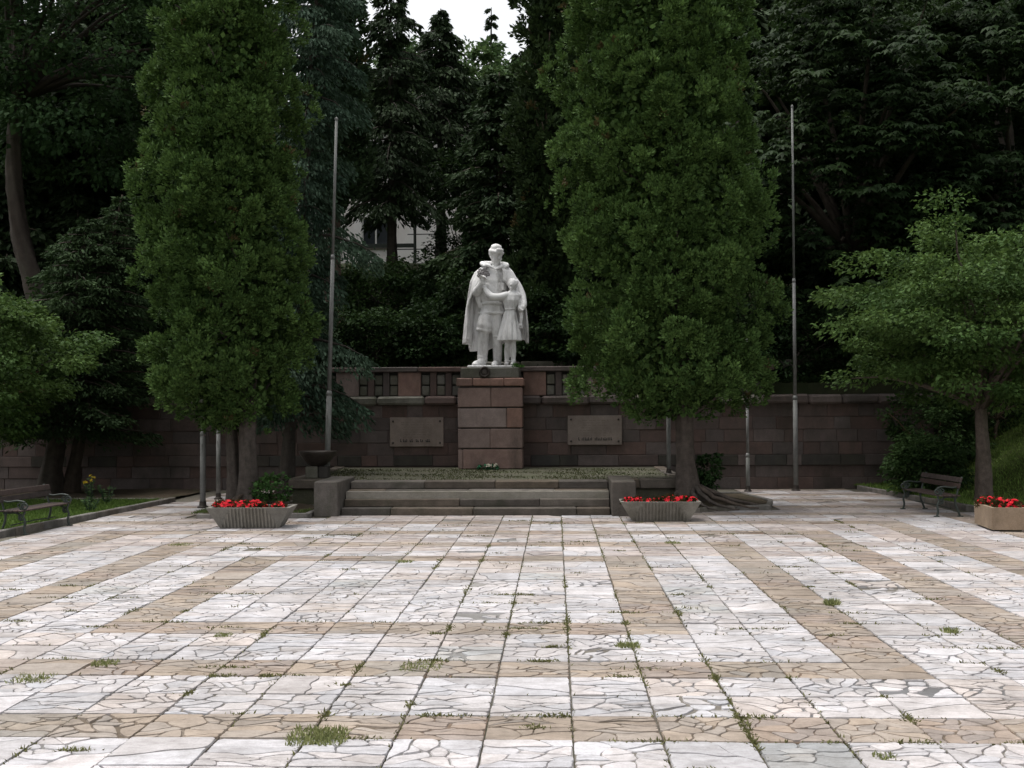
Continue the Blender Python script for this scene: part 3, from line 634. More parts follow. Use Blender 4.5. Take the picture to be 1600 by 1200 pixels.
# ------------------------------------------------------------------ the statue group
def ell(mb, c, r, rot=None, seg=20):
    vs = []; fs = []; n = seg // 2
    m = Matrix.Rotation(rot[0], 3, rot[1]) if rot else Matrix.Identity(3)
    for i in range(n + 1):
        a = PI * i / n
        for k in range(seg):
            b = 2 * PI * k / seg; v = m @ Vector((r[0] * math.sin(a) * math.cos(b), r[1] * math.sin(a) * math.sin(b), r[2] * math.cos(a))); vs.append((c[0] + v.x, c[1] + v.y, c[2] + v.z))
    fs = [(i * seg + k, (i + 1) * seg + k, (i + 1) * seg + (k + 1) % seg, i * seg + (k + 1) % seg) for i in range(n) for k in range(seg)]
    mb.add(vs, fs)
def chain(mb, pts, rad, seg=14):
    """smooth tapered limb with round joints"""
    P = [Vector(p) for p in pts]; out = []; rr = []
    for i in range(len(P) - 1):
        for j in range(4):
            t = j / 4; p0 = P[max(i - 1, 0)]; p3 = P[min(i + 2, len(P) - 1)]; a, b = P[i], P[i + 1]
            out.append(0.5 * ((2 * a) + (b - p0) * t + (2 * p0 - 5 * a + 4 * b - p3) * t * t + (3 * a - p0 - 3 * b + p3) * t ** 3)); rr.append(rad[i] + (rad[i + 1] - rad[i]) * t)
    out.append(P[-1]); rr.append(rad[-1]); mb.tube(out, rr, seg)
    for i in (0, -1): ell(mb, out[i], (rr[i],) * 3, seg=12)
def rings(mb, rows, seg=40, pleat=0, amp=0.0):
    """closed loft of ellipses: (cx, cy, z, rx, ry, pleat amount)"""
    vs = []
    for (cx, cy, z, rx, ry, pa) in rows:
        for k in range(seg):
            a = 2 * PI * k / seg; sn = math.sin(a * pleat); q = 1 + pa * amp * math.copysign(abs(sn) ** 0.6, sn); vs.append((cx + rx * q * math.cos(a), cy + ry * q * math.sin(a), z))
    n = len(rows); fs = [(i * seg + k, i * seg + (k + 1) % seg, (i + 1) * seg + (k + 1) % seg, (i + 1) * seg + k) for i in range(n - 1) for k in range(seg)]
    fs += [tuple(range(seg))[::-1], tuple((n - 1) * seg + k for k in range(seg))]; mb.add(vs, fs)
def torus(mb, c, rx, ry, r, tilt=None, seg=40):
    m = Matrix.Rotation(tilt[0], 3, tilt[1]) if tilt else Matrix.Identity(3)
    P = [Vector(c) + m @ Vector((rx * math.cos(2 * PI * k / seg), ry * math.sin(2 * PI * k / seg), 0)) for k in range(seg + 1)]; mb.tube(P, r, 8)
def sculpt(mb, name, mat, parent, voxel=0.016, thick=0.0, iters=3):
    me = bpy.data.meshes.new(name); me.from_pydata(mb.v, [], mb.f)
    bm = bmesh.new(); bm.from_mesh(me); bmesh.ops.recalc_face_normals(bm, faces=bm.faces); bm.to_mesh(me); bm.free()
    o = bpy.data.objects.new(name, me); COL.objects.link(o)
    if thick: s_ = o.modifiers.new('s', 'SOLIDIFY'); s_.thickness = thick; s_.offset = 0
    r_ = o.modifiers.new('r', 'REMESH'); r_.mode = 'VOXEL'; r_.voxel_size = voxel; r_.use_smooth_shade = True
    k_ = o.modifiers.new('k', 'SMOOTH'); k_.factor = 0.5; k_.iterations = iters
    dg = bpy.context.evaluated_depsgraph_get(); new = bpy.data.meshes.new_from_object(o.evaluated_get(dg)); o.modifiers.clear(); o.data = new
    new.name = name; new.materials.clear(); new.materials.append(mat); new.polygons.foreach_set('use_smooth', [True] * len(new.polygons)); o.parent = parent
    return o
def hand(mb, c, fwd, up, s=1.0):
    """a palm with four unequal curled fingers and a thumb"""
    f = Vector(fwd).normalized(); u = Vector(up).normalized(); sd = f.cross(u).normalized(); c = Vector(c)
    ell(mb, c, (0.055 * s, 0.055 * s, 0.06 * s), seg=12)
    for i, L in enumerate((0.075, 0.09, 0.085, 0.065)):
        b = c + sd * (0.045 - i * 0.03) * s + f * 0.04 * s; mb.tube([b, b + f * L * s * .6 + u * 0.01 * s, b + f * L * s * .75 - u * L * s * .5], [0.019 * s, 0.018 * s, 0.014 * s], 8)
    b = c + sd * 0.055 * s; mb.tube([b - f * .01, b + sd * 0.03 * s + f * .03 * s, b + f * 0.08 * s + sd * .02 * s], [0.02 * s, 0.019 * s, 0.014 * s], 8)
st = empty('statue', (-1.60, 29.50, 3.16)); st.scale = (0.98, 0.98, 1.0)
tag(st, 'white stone statue of a caped soldier holding flowers with a girl at his side', 'statue')
b = MB().box(-0.66, 0.62, -0.50, 0.42, 0.0, 0.075, 0.02, jit=0.01)
sculpt(b, 'base', M['statue'], st, 0.02)
# soldier, one continuous figure
b = MB()
chain(b, [(-0.12, 0.02, 1.52), (-0.19, -0.07, 1.28), (-0.23, -0.13, 1.08), (-0.25, -0.13, 0.96)], [0.20, 0.215, 0.215, 0.15])            # breeches
torus(b, (-0.25, -0.12, 0.99), 0.17, 0.16, 0.05, (0.15, 'Y'))
chain(b, [(-0.25, -0.11, 0.96), (-0.27, -0.09, 0.78), (-0.285, -0.05, 0.5), (-0.30, -0.03, 0.26), (-0.31, -0.05, 0.14)], [0.145, 0.142, 0.148, 0.128, 0.12])
for z in (0.84, 0.30, 0.24): torus(b, (-0.275 - (0.84 - z) * 0.04, -0.06, z), 0.125, 0.122, 0.022, (0.2, 'Y'))
chain(b, [(-0.30, -0.04, 0.14), (-0.38, -0.20, 0.135), (-0.47, -0.37, 0.11)], [0.10, 0.098, 0.075]); ell(b, (-0.47, -0.38, 0.10), (0.085, 0.10, 0.055))
chain(b, [(0.07, 0.02, 1.52), (0.08, -0.04, 1.25), (0.085, -0.04, 0.98), (0.09, -0.02, 0.86)], [0.17, 0.165, 0.15, 0.125])
torus(b, (0.09, -0.03, 0.83), 0.12, 0.12, 0.025)
chain(b, [(0.09, -0.02, 0.86), (0.10, 0.02, 0.55), (0.10, 0.02, 0.27), (0.09, 0.0, 0.15)], [0.13, 0.13, 0.115, 0.115])
torus(b, (0.10, 0.02, 0.28), 0.105, 0.105, 0.018)
chain(b, [(0.09, 0.0, 0.14), (0.06, -0.16, 0.13), (0.03, -0.30, 0.11)], [0.095, 0.09, 0.07]); ell(b, (0.03, -0.31, 0.10), (0.075, 0.09, 0.05))
rings(b, [(-0.04, 0, 1.42, 0.325, 0.225, 1), (-0.04, 0, 1.50, 0.315, 0.22, 1), (-0.03, 0, 1.62, 0.285, 0.205, .6), (-0.03, -0.01, 1.70, 0.27, 0.20, .2), (-0.02, -0.02, 1.84, 0.31, 0.225, .5), (0, -0.03, 2.05, 0.36, 0.245, .3), (0.01, -0.03, 2.28, 0.395, 0.25, .2), (0.02, -0.01, 2.46, 0.39, 0.22, 0), (0.04, 0, 2.58, 0.28, 0.18, 0), (0.05, 0, 2.68, 0.15, 0.13, 0)], 64, 13, 0.05)
torus(b, (-0.03, -0.01, 1.69), 0.28, 0.21, 0.034); b.box(-0.07, 0.05, -0.255, -0.19, 1.655, 1.725, 0.012)                     # belt and buckle
torus(b, (-0.04, 0, 1.435), 0.335, 0.24, 0.036)
b.box(0.14, 0.30, -0.285, -0.20, 2.02, 2.2, 0.02); b.box(-0.22, -0.06, -0.28, -0.2, 2.06, 2.2, 0.02)                                      # breast pockets
chain(b, [(0.02, -0.20, 2.66), (0.10, -0.27, 2.46), (0.20, -0.275, 2.25), (0.27, -0.27, 2.1)], [0.018, 0.022, 0.022, 0.02], 8)
chain(b, [(0.05, 0, 2.6), (0.065, -0.03, 2.78)], [0.125, 0.115])
# head turned down towards the girl
HR = Matrix.Translation((0.075, -0.045, 2.90)) @ Matrix.Rotation(R(28), 4, 'Z') @ Matrix.Rotation(R(14), 4, 'X')
hb = MB()
ell(hb, (0, 0, 0.04), (0.145, 0.175, 0.20)); ell(hb, (0, -0.055, -0.075), (0.115, 0.125, 0.115)); ell(hb, (0, -0.12, -0.145), (0.05, 0.05, 0.04))
hb.tube([(0, -0.165, 0.055), (0, -0.205, 0.0), (0, -0.215, -0.025)], [0.022, 0.034, 0.046], 8)                                         # nose
for sx in (-1, 1):
    hb.tube([(sx * 0.015, -0.175, 0.072), (sx * 0.06, -0.168, 0.082), (sx * 0.11, -0.125, 0.065)], [0.022, 0.028, 0.018], 8)             # brow
    ell(hb, (sx * 0.055, -0.152, 0.035), (0.026, 0.02, 0.014)); ell(hb, (sx * 0.085, -0.105, -0.03), (0.045, 0.05, 0.04)); ell(hb, (sx * 0.148, 0.01, 0.01), (0.02, 0.04, 0.06))
hb.tube([(-0.05, -0.150, -0.088), (0, -0.172, -0.082), (0.05, -0.150, -0.088)], [0.008, 0.014, 0.008], 8); hb.tube([(-0.042, -0.150, -0.112), (0, -0.168, -0.114), (0.042, -0.150, -0.112)], [0.008, 0.014, 0.008], 8)
ell(hb, (-0.01, 0.015, 0.15), (0.172, 0.19, 0.165)); ell(hb, (-0.01, 0.015, 0.235), (0.15, 0.165, 0.11))                                # fur cap
torus(hb, (-0.005, 0.0, 0.135), 0.16, 0.185, 0.048, (0.10, 'Y')); hb.box(-0.10, 0.10, -0.238, -0.15, 0.115, 0.245, 0.02); ell(hb, (0.0, -0.20, 0.19), (0.03, 0.03, 0.03))
for sx in (-1, 1): ell(hb, (sx * 0.155, 0.04, 0.10), (0.035, 0.09, 0.10))
b.add([HR @ Vector(v) for v in hb.v], hb.f)
chain(b, [(-0.33, 0.0, 2.44), (-0.42, -0.08, 2.22), (-0.45, -0.16, 1.98), (-0.36, -0.30, 2.06), (-0.27, -0.37, 2.20)], [0.145, 0.145, 0.125, 0.105, 0.085])
chain(b, [(-0.44, -0.14, 2.02), (-0.40, -0.12, 1.80), (-0.36, -0.1, 1.62)], [0.10, 0.07, 0.05])                                        # hanging sleeve fold
hand(b, (-0.255, -0.385, 2.27), (0.5, -0.6, 0.5), (0.2, 0.7, 0.6), 1.35)
chain(b, [(0.38, 0.02, 2.42), (0.60, -0.02, 2.16), (0.74, -0.10, 1.88), (0.80, -0.26, 1.62)], [0.155, 0.14, 0.125, 0.095]); hand(b, (0.79, -0.32, 1.56), (-0.5, -0.5, -0.4), (0.3, -0.6, 0.5), 1.3)
sculpt(b, 'soldier_figure', M['statue'], st, 0.0135, 0, 2)
# cape: an open shell from collar to hem with folds
rows = [(-0.08, 0.22, 2.73, .15, 230, -50), (-0.30, 0.38, 2.64, .24, 236, -56), (-0.47, 0.51, 2.50, .30, 238, -62), (-0.57, 0.63, 2.27, .335, 236, -66), (-0.615, 0.70, 2.0, .35, 218, -50), (-0.65, 0.76, 1.78, .36, 205, -26), (-0.68, 0.81, 1.56, .37, 202, -14), (-0.70, 0.84, 1.22, .385, 206, -12), (-0.715, 0.85, 0.98, .40, 208, -12), (-0.73, 0.85, 0.80, .41, 210, -12)]
b = MB(); n = 88; vs = []
for ri, (xl, xr, z, bb, f1, f0) in enumerate(rows):
    cx, a_ = (xl + xr) / 2, (xr - xl) / 2; k = ri / (len(rows) - 1)
    for i in range(n + 1):
        u = i / n; ph = R(f0 + (f1 - f0) * u); amp = 0.014 + 0.075 * k ** 1.1
        q = 1 + amp * (math.sin(u * 46 + 0.6 * math.sin(k * 3)) + 0.5 * math.sin(u * 83 + 1))
        zz = z
        if k > 0.75: zz = z - (k - 0.75) / 0.25 * (0.36 * math.exp(-((u - 0.62) / 0.22) ** 2) + 0.13 * math.exp(-(u / 0.12) ** 2) + 0.03 * math.sin(u * 46))
        vs.append((cx + a_ * q * math.cos(ph), 0.05 + bb * q * math.sin(ph) - (0.0 if math.sin(ph) > 0 else 0.05 * -math.sin(ph)), zz))
m = n + 1; b.add(vs, [(r_ * m + i, r_ * m + i + 1, (r_ + 1) * m + i + 1, (r_ + 1) * m + i) for r_ in range(len(rows) - 1) for i in range(n)])
cape = sculpt(b, 'cape', M['statue'], st, 0.0135, 0.05, 2)
b = MB()
chain(b, [(0.30, -0.20, 2.60), (0.37, -0.10, 2.67), (0.30, 0.14, 2.73), (0.05, 0.22, 2.76), (-0.20, 0.14, 2.76), (-0.30, -0.08, 2.73), (-0.22, -0.22, 2.65)], [0.035, 0.055, 0.065, 0.065, 0.065, 0.055, 0.035])
chain(b, [(-0.30, -0.08, 2.73), (-0.12, -0.22, 2.66), (0.02, -0.24, 2.58)], [0.06, 0.05, 0.025]); chain(b, [(0.36, -0.10, 2.67), (0.22, -0.22, 2.62), (0.08, -0.25, 2.56)], [0.06, 0.05, 0.025])
sculpt(b, 'collar', M['statue'], cape, 0.0135, 0, 2)
# girl
b = MB()
for sx, x in ((-1, 0.375), (1, 0.535)):
    chain(b, [(x, -0.28, 0.95), (x, -0.30, 0.62), (x - 0.005, -0.27, 0.42), (x - 0.01, -0.28, 0.16), (x - 0.01, -0.30, 0.12)], [0.09, 0.068, 0.080, 0.056, 0.062])
    torus(b, (x - 0.01, -0.28, 0.19), 0.058, 0.058, 0.018); chain(b, [(x - 0.01, -0.29, 0.11), (x - 0.03, -0.42, 0.105)], [0.058, 0.052])
rings(b, [(0.435, -0.29, 0.71, 0.305, 0.25, 1), (0.44, -0.29, 0.84, 0.29, 0.24, 1), (0.45, -0.29, 1.1, 0.235, 0.205, .9), (0.455, -0.29, 1.36, 0.18, 0.16, .5), (0.46, -0.29, 1.50, 0.14, 0.125, .1)], 96, 12, 0.095)
torus(b, (0.46, -0.29, 1.515), 0.142, 0.128, 0.02)
rings(b, [(0.46, -0.29, 1.49, 0.14, 0.125, 0), (0.465, -0.29, 1.58, 0.165, 0.14, 1), (0.475, -0.30, 1.74, 0.215, 0.17, .6), (0.49, -0.29, 1.88, 0.21, 0.15, .2), (0.50, -0.29, 1.96, 0.12, 0.10, 0), (0.50, -0.29, 2.02, 0.065, 0.065, 0)], 48, 9, 0.07)
for sx in (-1, 1): ell(b, (0.49 + sx * 0.165, -0.28, 1.86), (0.10, 0.095, 0.10))
ell(b, (0.505, -0.31, 2.155), (0.105, 0.12, 0.14)); ell(b, (0.51, -0.275, 2.19), (0.125, 0.135, 0.135)); b.tube([(0.495, -0.42, 2.17), (0.49, -0.445, 2.13)], [0.012, 0.02], 8); ell(b, (0.495, -0.40, 2.06), (0.04, 0.03, 0.025))
torus(b, (0.51, -0.275, 2.2), 0.12, 0.128, 0.022, (0.5, 'X')); ell(b, (0.62, -0.25, 2.22), (0.06, 0.05, 0.07))
chain(b, [(0.62, -0.24, 2.12), (0.65, -0.27, 1.95), (0.64, -0.34, 1.80)], [0.035, 0.035, 0.022], 8)                                     # braid
chain(b, [(0.36, -0.36, 1.88), (0.20, -0.44, 1.83), (-0.02, -0.46, 1.83), (-0.14, -0.42, 1.95), (-0.19, -0.41, 2.04)], [0.095, 0.09, 0.105, 0.085, 0.055]); hand(b, (-0.20, -0.41, 2.08), (-0.3, 0.0, 0.8), (0, 1, 0), 0.85)
chain(b, [(0.655, -0.28, 1.86), (0.72, -0.27, 1.62), (0.74, -0.28, 1.38), (0.735, -0.32, 1.16)], [0.075, 0.068, 0.06, 0.042]); hand(b, (0.735, -0.325, 1.11), (0, -0.1, -1), (-0.4, -1, 0), 0.9)
sculpt(b, 'girl_figure', M['statue'], st, 0.0125, 0, 2)
b = MB()
for i in range(16):
    a = 2.4 * i; r_ = 0.15 * math.sqrt(i / 16); c = Vector((-0.245 + r_ * math.cos(a), -0.40 - 0.05 * (1 - i / 16) + 0.02 * math.sin(i), 2.43 + r_ * math.sin(a) * 0.8))
    for j in range(5): d = 2 * PI * j / 5 + i; ell(b, c + Vector((math.cos(d) * 0.034, -0.01, math.sin(d) * 0.034)), (0.024, 0.02, 0.024), seg=8)
chain(b, [(-0.25, -0.38, 2.40), (-0.25, -0.37, 2.2), (-0.24, -0.34, 2.08)], [0.07, 0.045, 0.03])
sculpt(b, 'flower_bunch', M['statue_dark'], st, 0.010, 0, 1)
# ------------------------------------------------------------------ benches
def spiral(c, r0, r1, a0, turns, n=22): return [(0, c[0] + (r0 + (r1 - r0) * i / n) * math.cos(a0 + turns * 2 * PI * i / n), c[1] + (r0 + (r1 - r0) * i / n) * math.sin(a0 + turns * 2 * PI * i / n)) for i in range(n + 1)]
def sp(pts, n=5):
    P = [Vector(p) for p in pts]; out = []
    for i in range(len(P) - 1):
        a, b_ = P[i], P[i + 1]; p0 = P[max(i - 1, 0)]; p3 = P[min(i + 2, len(P) - 1)]
        for j in range(n): t = j / n; out.append(0.5 * ((2 * a) + (b_ - p0) * t + (2 * p0 - 5 * a + 4 * b_ - p3) * t * t + (3 * a - p0 - 3 * b_ + p3) * t ** 3))
    return out + [P[-1]]
def bench(loc, rz, label, half=0.78):
    r = empty('park_bench', loc, rz); tag(r, label, 'bench', None)
    for sx in (-1, 1):
        f = MB(); g = lambda pts, rad: f.tube(pts, rad, 7)
        g(sp([(0, -0.25, 0.0), (0, -0.22, 0.10), (0, -0.235, 0.22), (0, -0.20, 0.31), (0, -0.23, 0.39)]), 0.021); f.box(-0.03, 0.03, -0.30, -0.20, 0, 0.022, 0.006)
        g(spiral((-0.225, 0.475), 0.075, 0.02, -PI / 2, 1.6), 0.016); g(spiral((-0.17, 0.29), 0.058, 0.015, PI / 2, -1.5), 0.014)
        g(sp([(0, -0.20, 0.30), (0, -0.08, 0.37), (0, 0.06, 0.37), (0, 0.15, 0.36)]), 0.019)
        g(sp([(0, 0.11, 0.36), (0, 0.125, 0.22), (0, 0.17, 0.10), (0, 0.21, 0.0)]), 0.021); f.box(-0.03, 0.03, 0.16, 0.26, 0, 0.022, 0.006)
        g(sp([(0, 0.13, 0.36), (0, 0.16, 0.48), (0, 0.20, 0.62), (0, 0.25, 0.76)]), 0.019)
        g(sp([(0, -0.235, 0.55), (0, -0.10, 0.575), (0, 0.06, 0.555), (0, 0.185, 0.575)]), 0.016); g(sp([(0, -0.10, 0.37), (0, -0.15, 0.43), (0, -0.10, 0.50), (0, -0.16, 0.54)]), 0.012)
        f.build('end_frame', M['iron'], r, smooth=True).location = (sx * half, 0, 0)
    for i in range(5):
        y = -0.225 + i * 0.083; o = MB().box(-half - 0.10, half + 0.10, y, y + 0.07, 0.385 + 0.004 * abs(i - 2), 0.42, 0.008, jit=0.002).build('seat_slat', M['wood'], r)
    for z, y in ((0.545, 0.150), (0.655, 0.180)):
        o = MB().box(-half - 0.10, half + 0.10, -0.016, 0.016, 0, 0.098, 0.008, jit=0.002).build('back_slat', M['wood'], r); o.location = (0, y, z); o.rotation_euler[0] = R(-17)
    MB().tube([(-half, 0.02, 0.16), (0, 0.02, 0.175), (half, 0.02, 0.16)], 0.010, 6).build('tie_rod', M['iron'], r)
    return r
bench((-9.16, 19.75, 0.018), R(86.5) , 'wooden slatted bench with scrolled iron ends by the lawn with yellow wild flowers', 0.76)
bench((7.44, 22.95, 0.018), R(-90 + 4), 'wooden slatted bench with scrolled iron ends by the grass bank and box planter', 0.86)
# ------------------------------------------------------------------ concrete trough planters
def trough(loc, rz, label):
    r = empty('flower_planter', loc, rz); tag(r, label, 'planter', None); h = 0.37; mb = MB()
    bx, by, tx, ty = 0.52, 0.24, 0.74, 0.38
    B = [(-bx, -by, 0), (bx, -by, 0), (bx, by, 0), (-bx, by, 0)]; Tt = [(-tx, -ty, h), (tx, -ty, h), (tx, ty, h), (-tx, ty, h)]; I = [(-tx + .07, -ty + .07, h), (tx - .07, -ty + .07, h), (tx - .07, ty - .07, h), (-tx + .07, ty - .07, h)]; J = [(p[0], p[1], h - 0.07) for p in I]
    mb.add(B + Tt + I + J, [(3, 2, 1, 0)] + [(i, (i + 1) % 4, 4 + (i + 1) % 4, 4 + i) for i in range(4)] + [(4 + i, 4 + (i + 1) % 4, 8 + (i + 1) % 4, 8 + i) for i in range(4)] + [(8 + i, 8 + (i + 1) % 4, 12 + (i + 1) % 4, 12 + i) for i in range(4)])
    mb.build('trough', M['concrete'], r)
    MB().add(J, [(0, 1, 2, 3)]).build('soil', M['soil'], r)
    for s in (-1, 1):                                            # ribbed trapezoid on each long side, plain triangles beside it
        rb = MB(); n = 17
        for i in range(n):
            x = -0.49 + 0.98 * i / (n - 1); top = h * min(0.985, max(0.03, (0.535 - abs(x)) / (0.535 - 0.30))); k0, k1 = 0.02, top / h
            q = lambda k, dx, o_: (x + dx, s * (by + (ty - by) * k + o_), h * k)
            wd = 0.020
            rb.add([q(k0, -wd, -.005), q(k0, wd, -.005), q(k1, wd, -.005), q(k1, -wd, -.005), q(k0, -wd * .7, .022), q(k0, wd * .7, .022), q(k1, wd * .7, .022), q(k1, -wd * .7, .022)], [(4, 5, 6, 7), (0, 1, 5, 4), (2, 3, 7, 6), (1, 2, 6, 5), (0, 4, 7, 3)])
        rb.build('ribbed_panel', M['concrete'], r)
    return r
trough((-5.44, 20.28, 0.020), R(2), 'ribbed concrete trough planter with red flowers and one plant set apart')
trough((1.93, 21.45, 0.020), R(-1), 'ribbed concrete trough planter with red flowers and bare gaps by the right thuja')
bp = empty('flower_planter', (7.62, 19.95, 0.022), R(-6)); tag(bp, 'plain brown box planter filled with red flowers by the grass bank', 'planter')
mb = MB(); a, b_, h = 0.27, 0.56, 0.40
O = [(-a, -b_), (a, -b_), (a, b_), (-a, b_)]; I = [(-a + .05, -b_ + .05), (a - .05, -b_ + .05), (a - .05, b_ - .05), (-a + .05, b_ - .05)]
mb.add([(x, y, 0.03) for x, y in O] + [(x * 1.02, y * 1.01, h) for x, y in O] + [(x, y, h) for x, y in I] + [(x, y, h - .06) for x, y in I], [(3, 2, 1, 0)] + [(i, (i + 1) % 4, 4 + (i + 1) % 4, 4 + i) for i in range(4)] + [(4 + i, 4 + (i + 1) % 4, 8 + (i + 1) % 4, 8 + i) for i in range(4)] + [(8 + i, 8 + (i + 1) % 4, 12 + (i + 1) % 4, 12 + i) for i in range(4)])
mb.build('box', M['brownbox'], bp); MB().add([(x, y, h - .06) for x, y in I], [(0, 1, 2, 3)]).build('soil', M['soil'], bp)
MB().box(-a + .05, a - .05, -b_ + .06, b_ - .06, 0, 0.03).build('foot', M['dark'], bp)
# begonias
def begonia(loc, size, label, group, lush=1.0):
    r = empty('red_begonia', loc); tag(r, label, 'flower', group)
    n = int(170 * lush); s = sph(n); s[:, 2] = np.abs(s[:, 2]); p = s * size * np.array([1, 1, 0.9]) * NR.random((n, 1)) ** 0.3 * 1.1
    leaves('leaves', p + np.array([0, 0, 0.0]), s + NR.normal(size=(n, 3)) * 0.5, 0.065, 0.05, tones(n, (0.03, 0.045, 0.014), (0.075, 0.045, 0.02)), M['leaf'], r)
    nb = int(21 * lush); c = sph(nb); c[:, 2] = np.abs(c[:, 2]) * 0.9 + 0.25; c = unit(c) * size * NR.uniform(0.85, 1.15, (nb, 1)); q = 6
    P = np.repeat(c, q, 0); an = np.tile(np.arange(q) * 2 * PI / q, nb) + np.repeat(NR.random(nb), q) * 6; up = np.repeat(unit(c + np.array([0, -0.03, 0.03])), q, 0)
    e1 = unit(np.cross(up, np.array([0.3, 0.9, 0.1]))); e2 = np.cross(up, e1); d = e1 * np.cos(an)[:, None] + e2 * np.sin(an)[:, None] + up * 0.35
    leaves('blossoms', P, d, NR.uniform(0.04, 0.055, nb * q), 0.042, tones(nb * q, (0.55, 0.008, 0.02), (0.74, 0.022, 0.038), jit=0.12), M['flower'], r, 0.2, up)
    return r
for i, (x, y, s, l) in enumerate([(-0.56, 0.0, .14, 1), (-0.42, -0.10, .14, 1), (-0.28, 0.08, .14, 1), (-0.12, -0.06, .15, 1.1), (0.04, 0.04, .14, 1), (0.16, -0.08, .12, .9), (-0.46, 0.16, .13, 1), (-0.02, -.16, .11, .8)]):
    begonia((-5.44 + x, 20.28 + y, 0.33), s, 'red begonia in the dense row of the planter beside the two steel poles', 'begonias in dense row of left trough', l)
begonia((-5.44 + 0.48, 20.26, 0.33), .12, 'lone red begonia set apart at the bare end of its trough', None, .9)
for i, (x, y, s, l) in enumerate([(-0.58, -0.05, .10, .6), (-0.40, 0.05, .11, .6), (0.08, -0.02, .12, .8), (0.20, 0.08, .14, .9), (0.34, -0.06, .11, .7), (0.48, 0.06, .12, .7), (0.60, -0.03, .10, .6), (-0.2, 0.0, .08, .3), (-0.05, 0.08, .08, .25)]):
    begonia((1.93 + x, 21.45 + y, 0.33), s, 'red begonia in the sparsely filled trough before the right thuja', 'begonias in sparse right trough', l)
for i in range(9):
    begonia((7.62 + rnd.uniform(-.12, .12), 19.95 - 0.34 + 0.09 * i, 0.37), rnd.uniform(.13, .17), 'red begonia massed in the brown box planter by the grass bank', 'begonias in the brown box', 1.1)
# ------------------------------------------------------------------ poles
def pole(loc, h, r0, label, lean=(0, 0), sections=(0.24, 0.55), group=None):
    o = empty('flagpole', loc); tag(o, label, 'flagpole', group); zs = [0] + [h * s for s in sections] + [h]; rr = [r0, r0 * 0.72, r0 * 0.5, r0 * 0.36]
    pt = lambda z: (lean[0] * z / h, lean[1] * z / h, z)
    for i in range(len(zs) - 1):
        MB().tube([pt(zs[i]), pt(zs[i + 1] - 0.01)], [rr[i], rr[i] * 0.93], 14).build('shaft', M['pole'], o, smooth=True)
        if i: MB().tube([pt(zs[i] - 0.09), pt(zs[i] - 0.05), pt(zs[i] + 0.02)], [rr[i - 1] * 0.97, rr[i - 1] * 1.08, rr[i] * 1.05], 14).build('joint_sleeve', M['pole'], o, smooth=True)
    MB().lathe([(r0 * 1.9, 0), (r0 * 1.9, 0.03), (r0 * 1.25, 0.05), (r0 * 1.15, 0.14)], seg=14).build('foot', M['bronze'], o)
    MB().lathe([(rr[3] * 1.0, 0), (rr[3] * 1.7, 0.02), (rr[3] * 1.7, 0.05), (0.004, 0.09)], pt(h - 0.02), 12).build('cap', M['pole'], o)
    MB().tube([Vector(pt(1.3)) + Vector((0.0, -r0 - 0.02, 0.08)), Vector(pt(1.3)) + Vector((0, -r0 * .9, 0.0)), Vector(pt(1.3)) + Vector((0, -r0 - 0.02, -0.08))], 0.008, 6).build('cleat', M['pole'], o)
pole((-5.12, 25.35, PZ - 0.03), 8.05, 0.066, 'tall bare steel flagpole rising behind the fire bowl', (0.22, 0), (0.24, 0.62))
pole((6.06, 29.1, 0.018), 9.75, 0.06, 'tall bare steel flagpole before the dark wall near the right bench', (0, 0), (0.245, 0.55))
pole((-7.60, 24.3, 0.018), 6.8, 0.062, 'thicker grey steel pole running up into the left thuja crown')
pole((-7.95, 26.6, 0.018), 6.8, 0.052, 'thinner grey steel pole behind the left thuja')
pole((2.58, 26.2, PZ - 0.03), 6.4, 0.05, 'grey steel pole on the platform edge hidden by the right thuja trunk')
pole((4.74, 28.4, 0.05), 3.9, 0.05, 'thin grey steel pole standing in the root bed behind the right thuja')
# ------------------------------------------------------------------ fire bowl, bouquets, small things
fb = empty('fire_bowl', (-5.20, 24.75, PZ + 0.008)); tag(fb, 'wide black metal memorial fire bowl on a stone block at the platform corner', 'fire bowl')
MB().lathe([(0.06, 0.24), (0.16, 0.27), (0.28, 0.37), (0.38, 0.50), (0.415, 0.565), (0.415, 0.585), (0.385, 0.585), (0.34, 0.50), (0.22, 0.38), (0.05, 0.34)], seg=28).build('bowl', M['bronze'], fb, smooth=True)
MB().box(-0.24, 0.02, -0.16, 0.16, 0.0, 0.255, 0.015, jit=0.004).build('support_block', M['grey'], fb); MB().box(0.04, 0.24, -0.12, 0.18, 0.0, 0.25, 0.012).build('support_block', M['dark'], fb)  # second, narrower block beside the first, in the dark stone tone
def bouquet(loc, label, col, n=7, rz=0):
    r = empty('flower_bouquet', loc, rz); tag(r, label, 'bouquet'); s = sph(60); s[:, 2] = np.abs(s[:, 2]) * 0.6
    leaves('leaves', s * 0.10 + np.array([0, 0, 0.02]), s + NR.normal(size=(60, 3)) * .4, 0.11, 0.035, tones(60, (0.015, 0.06, 0.03), (0.03, 0.11, 0.05)), M['leaf'], r)
    P, D = [], []
    for i in range(n):
        c = np.array([rnd.uniform(-.13, .13), rnd.uniform(-.10, .02), rnd.uniform(0.07, 0.13)]); q = sph(24); q[:, 2] = np.abs(q[:, 2]); P.append(c + q * 0.012); D.append(q)
    P = np.concatenate(P); leaves('blossoms', P, np.concatenate(D), 0.04, 0.025, tones(len(P), col, tuple(min(1, x * 1.1) for x in col), jit=.06), M['flower'], r)
    MB().tube([(0.0, 0.1, 0.02), (0.04, 0.22, 0.015)], [0.03, 0.018], 8).build('wrap', M['darkgreen'], r)
M['darkgreen'] = simple('dark_green_ribbon', (0.012, 0.03, 0.02), rough=0.4)
